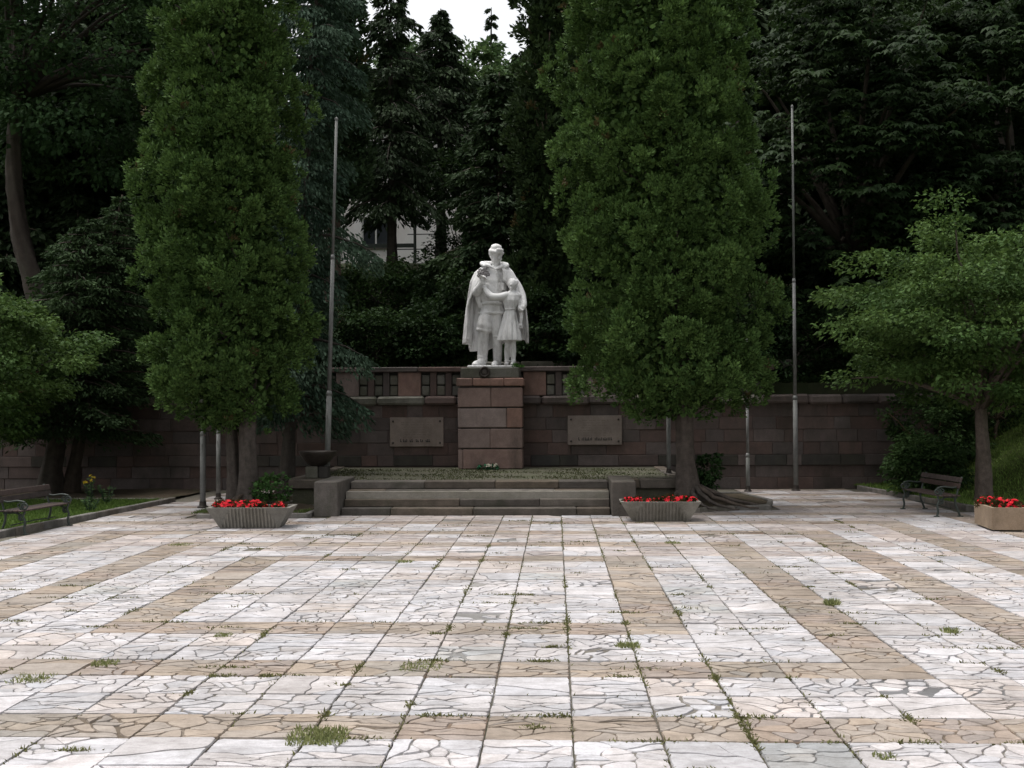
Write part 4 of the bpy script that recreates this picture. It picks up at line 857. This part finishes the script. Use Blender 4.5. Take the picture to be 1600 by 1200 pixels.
bouquet((-1.60, 28.62, PZ - 0.03), 'small bouquet of white flowers lying at the foot of the pedestal', (0.72, 0.70, 0.60), 6)
bouquet((-1.82, 28.66, PZ - 0.03), 'green leafy bouquet leaning at the foot of the pedestal', (0.10, 0.35, 0.20), 3)
def tuft(loc, n, h, label, c0=(0.06, 0.10, 0.025), c1=(0.13, 0.17, 0.05), rad=0.12, name='weed_tuft', group=None, wid=0.014, spread=0.6):
    p = np.clip(NR.normal(size=(n, 3)), -1.4, 1.4) * rad * 0.9; p[:, 2] = 0; o = blades(name, p, h * 0.5, h, c0, c1, spread=spread, wid=wid); o.location = loc; tag(o, label, 'weed', group); return o
tuft((-1.02, 29.08, 3.17), 120, 0.16, 'small green weed sprouting on the plinth beside the girl\'s feet', (0.05, 0.13, 0.03), (0.10, 0.2, 0.05), 0.05, wid=0.03)
tuft((-0.86, 29.02, 3.17), 60, 0.10, 'tiny green weed at the plinth corner right of the girl\'s feet', (0.05, 0.13, 0.03), (0.10, 0.2, 0.05), 0.04, wid=0.03)
J = lambda c, k: (X0 + c * T, Y0 + k * T)
W = [(-1.52, 7.24, 420, .10, 'broad flat grass tuft in a tan slab row with earth around it', .13), (0.62, 10.06, 150, .10, 'yellow green grass tuft in a joint right of the monument axis', .07), (2.92, 12.25, 170, .13, 'upright grass tuft on the tan stripe nearest the box planter', .05), (3.64, 10.75, 110, .11, 'thin grass tuft in the pale slabs off the outer tan stripe', .045),
     (-4.08, 8.75, 170, .08, 'long low grass tuft filling a joint in front of the bench', .10), (-3.72, 9.30, 120, .08, 'small grass tuft where two tan stripes cross', .07), (-2.08, 15.6, 110, .07, 'low grass tuft on the joint before the steps centre', .08), (1.95, 6.92, 60, .06, 'small flat weed in the pale slabs at a joint crossing', .05),
     (-1.10, 9.24, 200, .06, 'strip of short grass along a joint on the monument axis', .12), (1.80, 17.8, 120, .08, 'grass tuft in a joint before the sparse planter', .08), (-3.09, 10.5, 80, .06, 'sparse grass patch on the corner of the inner tan frame', .06), (-5.85, 17.6, 120, .07, 'grass tuft in the paving before the planter beside the poles', .12)]
for (x, y, n, h, lab, rad) in W: tuft((x, y, 0.006), int(n * 1.6), h * 0.75, lab, rad=rad, c0=(0.13, 0.16, 0.06), c1=(0.26, 0.27, 0.12), wid=0.009)
# moss and short grass creeping along the joints
P = []
for c in range(-17, 17):
    dens = {0: 1.0, 1: 1.0, 2: 0.9, 3: 0.5, -1: 0.6, -2: 0.4}.get(c, 0.22); x = X0 + c * T
    y = NR.uniform(6, 22.3, int(2200 * dens)); m = np.sin(y * 1.9 + c * 2.1) + np.sin(y * 0.7 + c) + NR.normal(size=len(y)) * 0.4 > (0.2 if y is None else 0.35 - 0.05 * np.clip(y - 12, 0, 10)); y = y[m]
    P.append(np.stack([x + NR.normal(size=len(y)) * 0.012, y, np.full(len(y), 0.003)], 1))
for k in range(-2, 27):
    y = Y0 + k * T; x = NR.uniform(-8.5, 7.5, 520); m = np.sin(x * 1.7 + k * 3.1) + np.sin(x * 0.6 + k) + NR.normal(size=len(x)) * 0.4 > 1.0; x = x[m]
    P.append(np.stack([x, y + NR.normal(size=len(x)) * 0.012, np.full(len(x), 0.003)], 1))
for _ in range(210):                                            # weeds spreading along joints and through missing stones
    k = rnd.choice([0, 3, 6, 3, 0, 6, 6, 3] + list(range(-1, 25))); y = Y0 + (k + rnd.choice((0, 1, 1, 0.5))) * T; x = rnd.uniform(-6.5, 5.5) * min(1, y / 13 + 0.25); m = rnd.randint(25, 150)
    sa, sb = rnd.uniform(0.03, 0.16), 0.018
    if rnd.random() < 0.4: x = X0 + round((x - X0) / T) * T; sa, sb = sb, sa
    P.append(np.stack([x + NR.normal(size=m) * sa, y + NR.normal(size=m) * sb, np.full(m, 0.008)], 1))
P = np.concatenate(P); P = P[[bool(paved(q[0], q[1])) for q in P]]
tag(blades('joint_moss', P, 0.015, 0.05, (0.085, 0.085, 0.035), (0.18, 0.185, 0.075), spread=1.2, wid=0.011), 'short moss and grass growing along the paving joints', 'moss', kind='stuff')
# ------------------------------------------------------------------ house on the slope, seen through the trees
ho = empty('house', (-5.0, 50.0, 8.3)); tag(ho, 'pale plastered house glimpsed between the trees above the statue', 'house')
def hpart(name, mat, *bx, parent=None): return MB().box(*bx).build(name, M[mat], parent or ho)
wins = [(-3.55, 1.0, 1.25, 1.35), (1.6, 1.0, 1.0, 1.35), (4.2, 1.0, 1.0, 1.35), (-6.3, 1.0, 1.0, 1.35)] + [(x, 3.9, 1.0, 1.35) for x in (-6.3, -3.6, -1.0, 1.6, 4.2)]
xs = sorted({-8.0, 7.0} | {x for x, *_ in wins} | {x + w_ for x, z, w_, h_ in wins})
wl = MB()                                                     # facade with real openings
zrow = [(-0.6, 1.0, None), (1.0, 2.35, 1.0), (2.35, 3.9, None), (3.9, 5.25, 3.9), (5.25, 6.2, None)]
for z0, z1, key in zrow:
    if key is None: wl.box(-8, 7, 0, 0.3, z0, z1)
    else:
        e = -8.0
        for (x, z, w_, h_) in sorted(q for q in wins if q[1] == key): wl.box(e, x, 0, 0.3, z0 + .0, z1); e = x + w_
        wl.box(e, 7.0, 0, 0.3, z0, z1)
wl.box(-8, -7.7, 0.3, 8, -0.6, 6.2); wl.box(6.7, 7, 0.3, 8, -0.6, 6.2); wl.box(-7.7, 6.7, 7.7, 8, -0.6, 6.2)
wl.build('wall', M['plaster'], ho)
for (x, z, w_, h_) in wins:
    f = MB(); f.box(x, x + w_, 0.10, 0.17, z, z + 0.07); f.box(x, x + w_, 0.10, 0.17, z + h_ - 0.07, z + h_); f.box(x, x + .07, 0.10, 0.17, z + .07, z + h_ - .07); f.box(x + w_ - .07, x + w_, 0.10, 0.17, z + .07, z + h_ - .07); f.box(x + w_ / 2 - .035, x + w_ / 2 + .035, 0.10, 0.17, z + .07, z + h_ - .07)
    wo = f.build('window', M['frame'], ho); MB().box(x + .07, x + w_ - .07, 0.13, 0.14, z + .07, z + h_ - .07).build('pane', M['glass'], wo); MB().box(x - .05, x + w_ + .05, -0.08, 0.1, z - .06, z - .002).build('sill', M['roof'], wo)
MB().add([(-8.4, -0.5, 6.15), (7.4, -0.5, 6.15), (7.4, 4, 8.0), (-8.4, 4, 8.0), (7.4, 8.5, 6.15), (-8.4, 8.5, 6.15)], [(0, 1, 2, 3), (3, 2, 4, 5), (0, 3, 5), (1, 4, 2), (0, 5, 4, 1)]).build('roof', M['roof'], ho)
fr = empty('clothes_rack', (-5.62, 45.5, hz(-5.6, 45.5))); tag(fr, 'dark metal post with crossbars before the pale house wall', 'rack')
for z in (0.55, 1.15, 1.6): MB().tube([(-0.75 if z < 1 else -0.3, 0, z), (1.0, 0, z)], 0.022, 6).build('crossbar', M['iron'], fr)
MB().tube([(0, 0, -0.2), (0, 0, 2.6)], 0.06, 8).build('post', M['iron'], fr); MB().box(-2.5, -0.05, -0.03, 0.03, 0.62, 0.78).build('rail', M['iron'], fr)

# ------------------------------------------------------------------ trees
sx = lambda px, Y: (px - 868) * Y / 1780
sz = lambda py, Y: 2.1 + (640 - py) * Y / 1780
TH0, TH1 = (0.027, 0.060, 0.015), (0.100, 0.170, 0.046)
thuja_l = lobed_column((-6.33, 23.35, 0.24), 1.55, 12.6, 1.58, 560, 264, 0.080, TH0, TH1, 'thuja_tree', 'tall columnar thuja rising between the steel poles and the fire bowl', axis_off=(-0.55, 0.15), lobe=(0.24, 0.42), cone=0.22, flat=1.05,
             trunk=[(curve((0.0, 0, -0.25), (-0.35, 0.15, 7.5), 9, bend=(0.10, 0, 0), wob=0.05), 0.19, 0.08), (curve((-0.36, 0.25, -0.25), (-0.75, 0.3, 6.5), 8, wob=0.03), 0.13, 0.06)])
thuja_r = lobed_column((2.78, 23.9, 0.28), 1.65, 13.0, 1.98, 720, 264, 0.080, TH0, TH1, 'thuja_tree', 'broad columnar thuja with bare trunk and roots right of the steps', axis_off=(-0.28, 0.2), lobe=(0.25, 0.44), cone=0.10, flat=1.05, lean=(-0.5, 0),
             trunk=[(curve((0.0, 0, -0.25), (-0.25, 0.1, 8), 9, bend=(-0.06, 0, 0), wob=0.04), 0.20, 0.08)])
# roots
for (tree, spec) in ((thuja_r, [(0.9, -0.8), (1.35, -0.45), (1.7, 0.15), (0.45, -0.95), (-0.7, -0.6), (1.25, 0.5)]), (thuja_l, [(-0.6, -0.5), (0.55, -0.7), (0.9, -0.2), (-0.2, -0.9)])):
    for (dx, dy) in spec:
        pts = curve((dx * .10, dy * .10, 0.22), (dx, dy, 0.07 - tree.location.z), 9, bend=(dy * .14, -dx * .14, -0.075), wob=0.035)
        o = MB(); limbs(o, pts, 0.06, 0.014, 7); o.build('root', M['thujabark'], tree, smooth=True)
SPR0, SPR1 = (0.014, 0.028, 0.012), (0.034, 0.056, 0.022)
CY0, CY1 = (0.028, 0.056, 0.036), (0.066, 0.108, 0.068)
# weeping blue-green cypress behind the flagpole
drooping_conifer((-6.55, 27.3, 0.1), 1.9, 14.0, 1.8, 95, 640, 0.13, CY0, CY1, 'blue green weeping cypress with hanging sprays behind the fire bowl flagpole', 'cypress_tree', droop=0.45, pend=1.1, lean=(0.85, 0.2), shape=0.30, trunk_r=0.15, rag=0.5, wide=0.27)
# dark yew over two trunks by the left wall
drooping_conifer((sx(62, 28.2), 28.2, 0.05), 1.5, 6.9, 2.2, 110, 300, 0.13, (0.018, 0.038, 0.014), (0.045, 0.078, 0.028), 'dark green yew with a bare trunk by the red wall at the lawn end', 'yew_tree', droop=0.25, pend=0.5, lean=(1.0, 0), shape=0.45, trunk_r=0.27)
drooping_conifer((sx(95, 28.5), 28.5, 0.05), 1.6, 7.6, 1.9, 90, 260, 0.13, (0.018, 0.038, 0.014), (0.045, 0.078, 0.028), 'slender dark yew with thinner trunk just behind the thicker yew', 'yew_tree', droop=0.25, pend=0.5, lean=(1.3, 0.2), shape=0.5, trunk_r=0.17)
HB0, HB1 = (0.032, 0.068, 0.018), (0.088, 0.148, 0.040)
broadleaf((sx(1526, 24.3), 24.3, right_bank(sx(1526, 24.3), 24.3)), 3.9, 3.15, 2.15, 310, 190, 0.105, HB0, HB1, 'small round headed hornbeam on the grass bank behind the right bench', 'hornbeam_tree', trunk=curve((0, 0, -0.2), (-0.06, 0, 2.0), 6, wob=0.02), trunk_r=0.15, lobe=(0.30, 0.62), off=(-0.05, 0), flat=0.45, flatbase=False, nlimb=40, shell=0.25)
broadleaf((sx(-125, 24.0), 24.0, 0.1), 3.0, 2.75, 1.75, 250, 200, 0.105, HB0, HB1, 'small round headed hornbeam at the frame edge over the left lawn', 'hornbeam_tree', trunk=curve((0, 0, -0.2), (0, 0, 1.6), 6, wob=0.02), trunk_r=0.14, lobe=(0.30, 0.62), flat=0.45, nlimb=30)
# big maple at the far left, bent brown trunk
mx = sx(35, 32.5)
broadleaf((mx, 32.5, hz(mx, 32.5)), 9.6, 4.0, 4.2, 260, 130, 0.19, (0.018, 0.042, 0.016), (0.05, 0.092, 0.034), 'large maple with a bent brown trunk on the slope at the far left', 'maple_tree', off=(1.4, 0.5), trunk=sp([(0.3, 0, -0.3), (0.15, 0, 1.8), (-0.35, 0, 3.6), (-0.55, 0, 5.6), (-0.45, 0, 7.6)], 4), trunk_r=0.25, lobe=(0.55, 1.1), flat=0.45, droop=0.5, nlimb=26, bark='shadebark')
# horse chestnuts filling the right background
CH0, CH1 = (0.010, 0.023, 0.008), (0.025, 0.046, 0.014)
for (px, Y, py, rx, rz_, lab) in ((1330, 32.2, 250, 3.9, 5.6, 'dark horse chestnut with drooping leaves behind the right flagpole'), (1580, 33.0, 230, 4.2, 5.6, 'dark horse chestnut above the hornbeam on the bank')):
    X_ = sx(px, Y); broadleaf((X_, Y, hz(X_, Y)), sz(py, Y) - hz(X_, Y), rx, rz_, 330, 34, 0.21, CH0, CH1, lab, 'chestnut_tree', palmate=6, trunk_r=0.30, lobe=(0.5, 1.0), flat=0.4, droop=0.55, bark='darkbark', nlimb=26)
# conifers on the slope behind the statue
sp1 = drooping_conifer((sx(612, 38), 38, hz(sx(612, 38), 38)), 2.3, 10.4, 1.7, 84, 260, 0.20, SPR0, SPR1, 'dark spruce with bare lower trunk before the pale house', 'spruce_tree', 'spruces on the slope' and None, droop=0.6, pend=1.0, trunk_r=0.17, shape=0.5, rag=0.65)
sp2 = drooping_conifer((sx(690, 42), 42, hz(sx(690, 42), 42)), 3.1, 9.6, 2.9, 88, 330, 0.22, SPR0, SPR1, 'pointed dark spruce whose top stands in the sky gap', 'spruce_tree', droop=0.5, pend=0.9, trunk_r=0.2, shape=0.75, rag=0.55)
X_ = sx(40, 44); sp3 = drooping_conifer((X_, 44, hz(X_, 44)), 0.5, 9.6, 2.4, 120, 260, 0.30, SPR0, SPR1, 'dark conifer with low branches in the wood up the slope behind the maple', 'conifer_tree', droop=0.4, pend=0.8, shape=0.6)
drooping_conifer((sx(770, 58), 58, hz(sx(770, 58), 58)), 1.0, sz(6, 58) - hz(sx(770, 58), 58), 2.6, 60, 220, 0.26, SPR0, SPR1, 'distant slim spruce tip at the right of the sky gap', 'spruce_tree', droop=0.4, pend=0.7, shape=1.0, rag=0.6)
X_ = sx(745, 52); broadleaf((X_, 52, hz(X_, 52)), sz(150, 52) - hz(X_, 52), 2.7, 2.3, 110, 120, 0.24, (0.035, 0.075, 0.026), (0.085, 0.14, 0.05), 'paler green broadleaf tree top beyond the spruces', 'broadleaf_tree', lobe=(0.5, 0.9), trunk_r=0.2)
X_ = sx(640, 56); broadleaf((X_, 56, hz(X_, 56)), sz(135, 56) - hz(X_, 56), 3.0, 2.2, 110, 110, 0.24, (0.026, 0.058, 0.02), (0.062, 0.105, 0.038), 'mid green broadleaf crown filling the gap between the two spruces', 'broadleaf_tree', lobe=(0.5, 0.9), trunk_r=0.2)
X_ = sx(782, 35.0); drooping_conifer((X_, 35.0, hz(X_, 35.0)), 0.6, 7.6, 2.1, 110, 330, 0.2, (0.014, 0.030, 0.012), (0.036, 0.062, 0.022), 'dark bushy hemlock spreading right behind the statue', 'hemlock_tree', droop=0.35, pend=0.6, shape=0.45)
X_ = sx(858, 33.0); lobed_column((X_, 33.0, hz(X_, 33.0)), 0.3, 12.5, 1.0, 220, 110, 0.15, (0.014, 0.030, 0.010), (0.038, 0.062, 0.020), 'thuja_tree', 'dark slim thuja between the statue and the broad thuja')
X_ = sx(518, 34.5); lobed_column((X_, 34.5, hz(X_, 34.5)), 3.6, 12.0, 1.05, 200, 110, 0.15, (0.014, 0.030, 0.012), (0.036, 0.060, 0.024), 'thuja_tree', 'dark slim thuja behind the weeping cypress')
X_ = sx(1000, 36); lobed_column((X_, 36, hz(X_, 36)), 0.2, 13.5, 2.2, 300, 110, 0.17, (0.013, 0.028, 0.010), (0.034, 0.056, 0.020), 'thuja_tree', 'dark thuja hidden behind the broad right thuja')
# darker wood further up the slope: shared crowns, each tree its own object
far = [(0, 36, .8), (110, 36.5, .8), (230, 37, .8), (150, 41, 1.15), (255, 46, 1.2), (330, 39, 1.1), (555, 66, 0.85), (640, 68, 0.8), (705, 70, 0.85), (815, 64, 0.9), (930, 45, 1.1), (960, 52, 1.2), (1110, 42, 1.15), (1210, 46, 1.1), (1300, 41, 1.2), (1420, 45, 1.3), (1500, 40, 1.2), (1590, 44, 1.3), (1660, 40, 1.2), (-50, 42, 1.2), (1060, 60, 1.2), (1250, 60, 1.3), (1400, 62, 1.4), (350, 60, 1.3), (180, 60, 1.3)]
LF = ['conifer in the dark wood up the slope left of the pale house', 'conifer in the dark wood up the slope right of the statue']
for i, (px, Y, s) in enumerate(far):
    X_ = sx(px, Y); c = copy_tree(sp3); c.location = (X_, Y, hz(X_, Y) - 0.3); c.rotation_euler[2] = i * 1.7; c.scale = (s * 1.35, s * 1.35, s * (1.15 if px < 500 or px > 900 else 1.28))
    k = 0 if px < 700 else 1; tag(c, 'dark ' + LF[k], 'tree', ('wood left of the house', 'wood right of the statue')[k])
# shrubs behind the parapet, by the tree and on the bank
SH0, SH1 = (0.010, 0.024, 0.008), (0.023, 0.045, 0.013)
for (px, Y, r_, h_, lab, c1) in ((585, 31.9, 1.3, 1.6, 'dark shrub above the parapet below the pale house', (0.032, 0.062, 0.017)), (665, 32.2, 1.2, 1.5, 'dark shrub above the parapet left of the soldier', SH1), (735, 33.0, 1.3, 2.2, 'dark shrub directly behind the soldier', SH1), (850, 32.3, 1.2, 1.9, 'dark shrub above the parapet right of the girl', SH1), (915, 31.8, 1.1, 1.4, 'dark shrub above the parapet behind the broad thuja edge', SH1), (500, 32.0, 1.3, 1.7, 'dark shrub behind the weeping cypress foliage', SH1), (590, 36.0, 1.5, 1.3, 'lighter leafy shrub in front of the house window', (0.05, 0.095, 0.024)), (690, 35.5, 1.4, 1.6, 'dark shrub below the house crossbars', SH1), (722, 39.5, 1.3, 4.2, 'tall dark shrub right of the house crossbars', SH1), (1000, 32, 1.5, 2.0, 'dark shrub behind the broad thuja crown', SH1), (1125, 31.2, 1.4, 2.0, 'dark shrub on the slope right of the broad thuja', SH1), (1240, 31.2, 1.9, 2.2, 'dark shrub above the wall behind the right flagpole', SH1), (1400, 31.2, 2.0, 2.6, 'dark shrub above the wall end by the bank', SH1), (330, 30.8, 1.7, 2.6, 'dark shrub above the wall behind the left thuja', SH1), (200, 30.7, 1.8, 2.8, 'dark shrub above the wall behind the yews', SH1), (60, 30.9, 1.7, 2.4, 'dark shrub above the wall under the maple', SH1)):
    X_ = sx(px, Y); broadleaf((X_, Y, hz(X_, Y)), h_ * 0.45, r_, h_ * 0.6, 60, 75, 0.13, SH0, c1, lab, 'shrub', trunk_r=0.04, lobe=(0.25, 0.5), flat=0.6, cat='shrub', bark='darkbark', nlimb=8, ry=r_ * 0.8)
for (x, y, r_, h_, lab) in ((8.6, 27.0, 0.8, 1.25, 'rounded dark green shrub on the bank behind the right bench'), (9.4, 28.8, 1.2, 1.9, 'tall dark shrub at the wall end behind the hornbeam trunk'), (11.0, 28.9, 1.5, 2.4, 'dark shrub at the top of the grass bank'), (13.0, 28.5, 1.6, 2.6, 'dark shrub at the top right of the grass bank'), (15.2, 29.0, 1.7, 2.8, 'dark shrub beyond the far end of the grass bank')):
    broadleaf((x, y, right_bank(x, y)), h_ * 0.5, r_, h_ * 0.55, 60, 80, 0.11, (0.02, 0.045, 0.014), (0.05, 0.09, 0.028), lab, 'shrub', trunk_r=0.04, lobe=(0.2, 0.42), flat=0.6, cat='shrub', nlimb=8)
broadleaf((-5.80, 23.0, 0.25), 0.30, 0.36, 0.30, 16, 40, 0.09, (0.03, 0.075, 0.02), (0.07, 0.14, 0.04), 'bright green leafy sapling at the foot of the left thuja', 'sapling', trunk_r=0.02, lobe=(0.1, 0.18), cat='shrub', nlimb=6)
broadleaf((3.20, 24.25, 0.3), 0.55, 0.26, 0.42, 22, 50, 0.09, (0.018, 0.042, 0.014), (0.04, 0.08, 0.026), 'dark leafy shoots growing from the right thuja trunk', 'sapling', trunk_r=0.02, lobe=(0.1, 0.18), cat='shrub', nlimb=6)
# wild flowers on the left lawn
def stalks(loc, n, h, lab, col=None):
    r = empty('wild_plant', loc); tag(r, lab, 'plant'); mb = MB(); P, D, F = [], [], []
    for i in range(n):
        a = rnd.uniform(0, 6.28); e = Vector((math.cos(a) * 0.16, math.sin(a) * 0.16, h * rnd.uniform(0.7, 1))); mb.tube(curve((0.03 * math.cos(a), 0.03 * math.sin(a), -0.03), e, 4, wob=0.01), [0.006] * 5, 5)
        for j in range(18): t = rnd.uniform(0.1, 0.95); P.append(tuple(e * t)); D.append((rnd.gauss(0, 1), rnd.gauss(0, 1), rnd.uniform(0, 0.6)))
        F += [tuple(e + Vector((rnd.gauss(0, .015), rnd.gauss(0, .015), rnd.uniform(0, .02)))) for _ in range(16)]
    mb.build('stems', M['darkgreen'], r); leaves('leaves', np.array(P), np.array(D), 0.09, 0.035, tones(len(P), (0.04, 0.08, 0.03), (0.09, 0.14, 0.06)), M['leaf'], r)
    if col: leaves('blossoms', np.array(F), sph(len(F)), 0.04, 0.025, tones(len(F), col, col, jit=.1), M['flower'], r)
stalks((sx(133, 24.6), 24.6, 0.09), 5, 0.62, 'slender wild plant topped with yellow flowers on the lawn', (0.62, 0.47, 0.04)); stalks((sx(158, 24.3), 24.3, 0.09), 6, 0.48, 'pale leafy wild plant beside the yellow flowers'); stalks((sx(132, 22.6), 22.6, 0.09), 7, 0.32, 'low bluish leafy plant on the lawn near its kerb')
# lawns
def lawn(n, xf, yf, zf, lab, c0, c1, h=(0.04, 0.10), wid=0.014):
    y = NR.uniform(*yf, n); x = xf(y, NR.random(n)); z = np.array([zf(a, b2) for a, b2 in zip(x, y)]) - 0.01
    tag(blades('grass', np.stack([x, y, z], 1), *h, c0, c1, spread=0.55, wid=wid), lab, 'grass', kind='stuff')
kln = lambda y: -9.28 + (y - 18) * 0.07; krn = lambda y: 8.40 - (y - 23) * 0.11
lawn(42000, lambda y, u: kln(y) - 0.12 - 6.5 * u ** 1.4, (14.5, 25.5), left_lawn, 'mown green lawn behind the left bench and kerb', (0.06, 0.11, 0.022), (0.12, 0.19, 0.045))
lawn(52000, lambda y, u: krn(y) + 0.12 + 7.5 * u ** 1.3, (15.0, 30.0), right_bank, 'green grass on the bank behind the right bench', (0.10, 0.175, 0.04), (0.19, 0.275, 0.07), (0.05, 0.14))
n = 7000; u = NR.random((n, 2)); p = np.stack([-7.1 + 2.2 * u[:, 0], 21.95 + 1.2 * u[:, 1], np.full(n, 0.09)], 1); p = p[(np.sin(p[:, 0] * 5) + np.sin(p[:, 1] * 4) + NR.normal(size=n) * .5) > 0.7]
tag(blades('bed_grass', p, 0.03, 0.08, (0.06, 0.09, 0.025), (0.12, 0.15, 0.05)), 'patchy grass in the soil bed behind the left planter', 'grass', kind='stuff')
n = 60000; x = NR.uniform(-17, 13, n); y = 30.45 + 9 * NR.random(n) ** 1.3; z = np.array([hz(a, b2) for a, b2 in zip(x, y)]) - 0.03
tag(leaves('ivy_cover', np.stack([x, y, z], 1), NR.normal(size=(n, 3)) * np.array([.8, .8, .3]) + np.array([0, -.3, .6]), NR.uniform(.1, .2, n), NR.uniform(.07, .13, n), tones(n, (0.010, 0.025, 0.008), (0.026, 0.050, 0.014)), M['leaf']), 'dark ivy covering the slope above the parapet', 'ivy', kind='stuff')
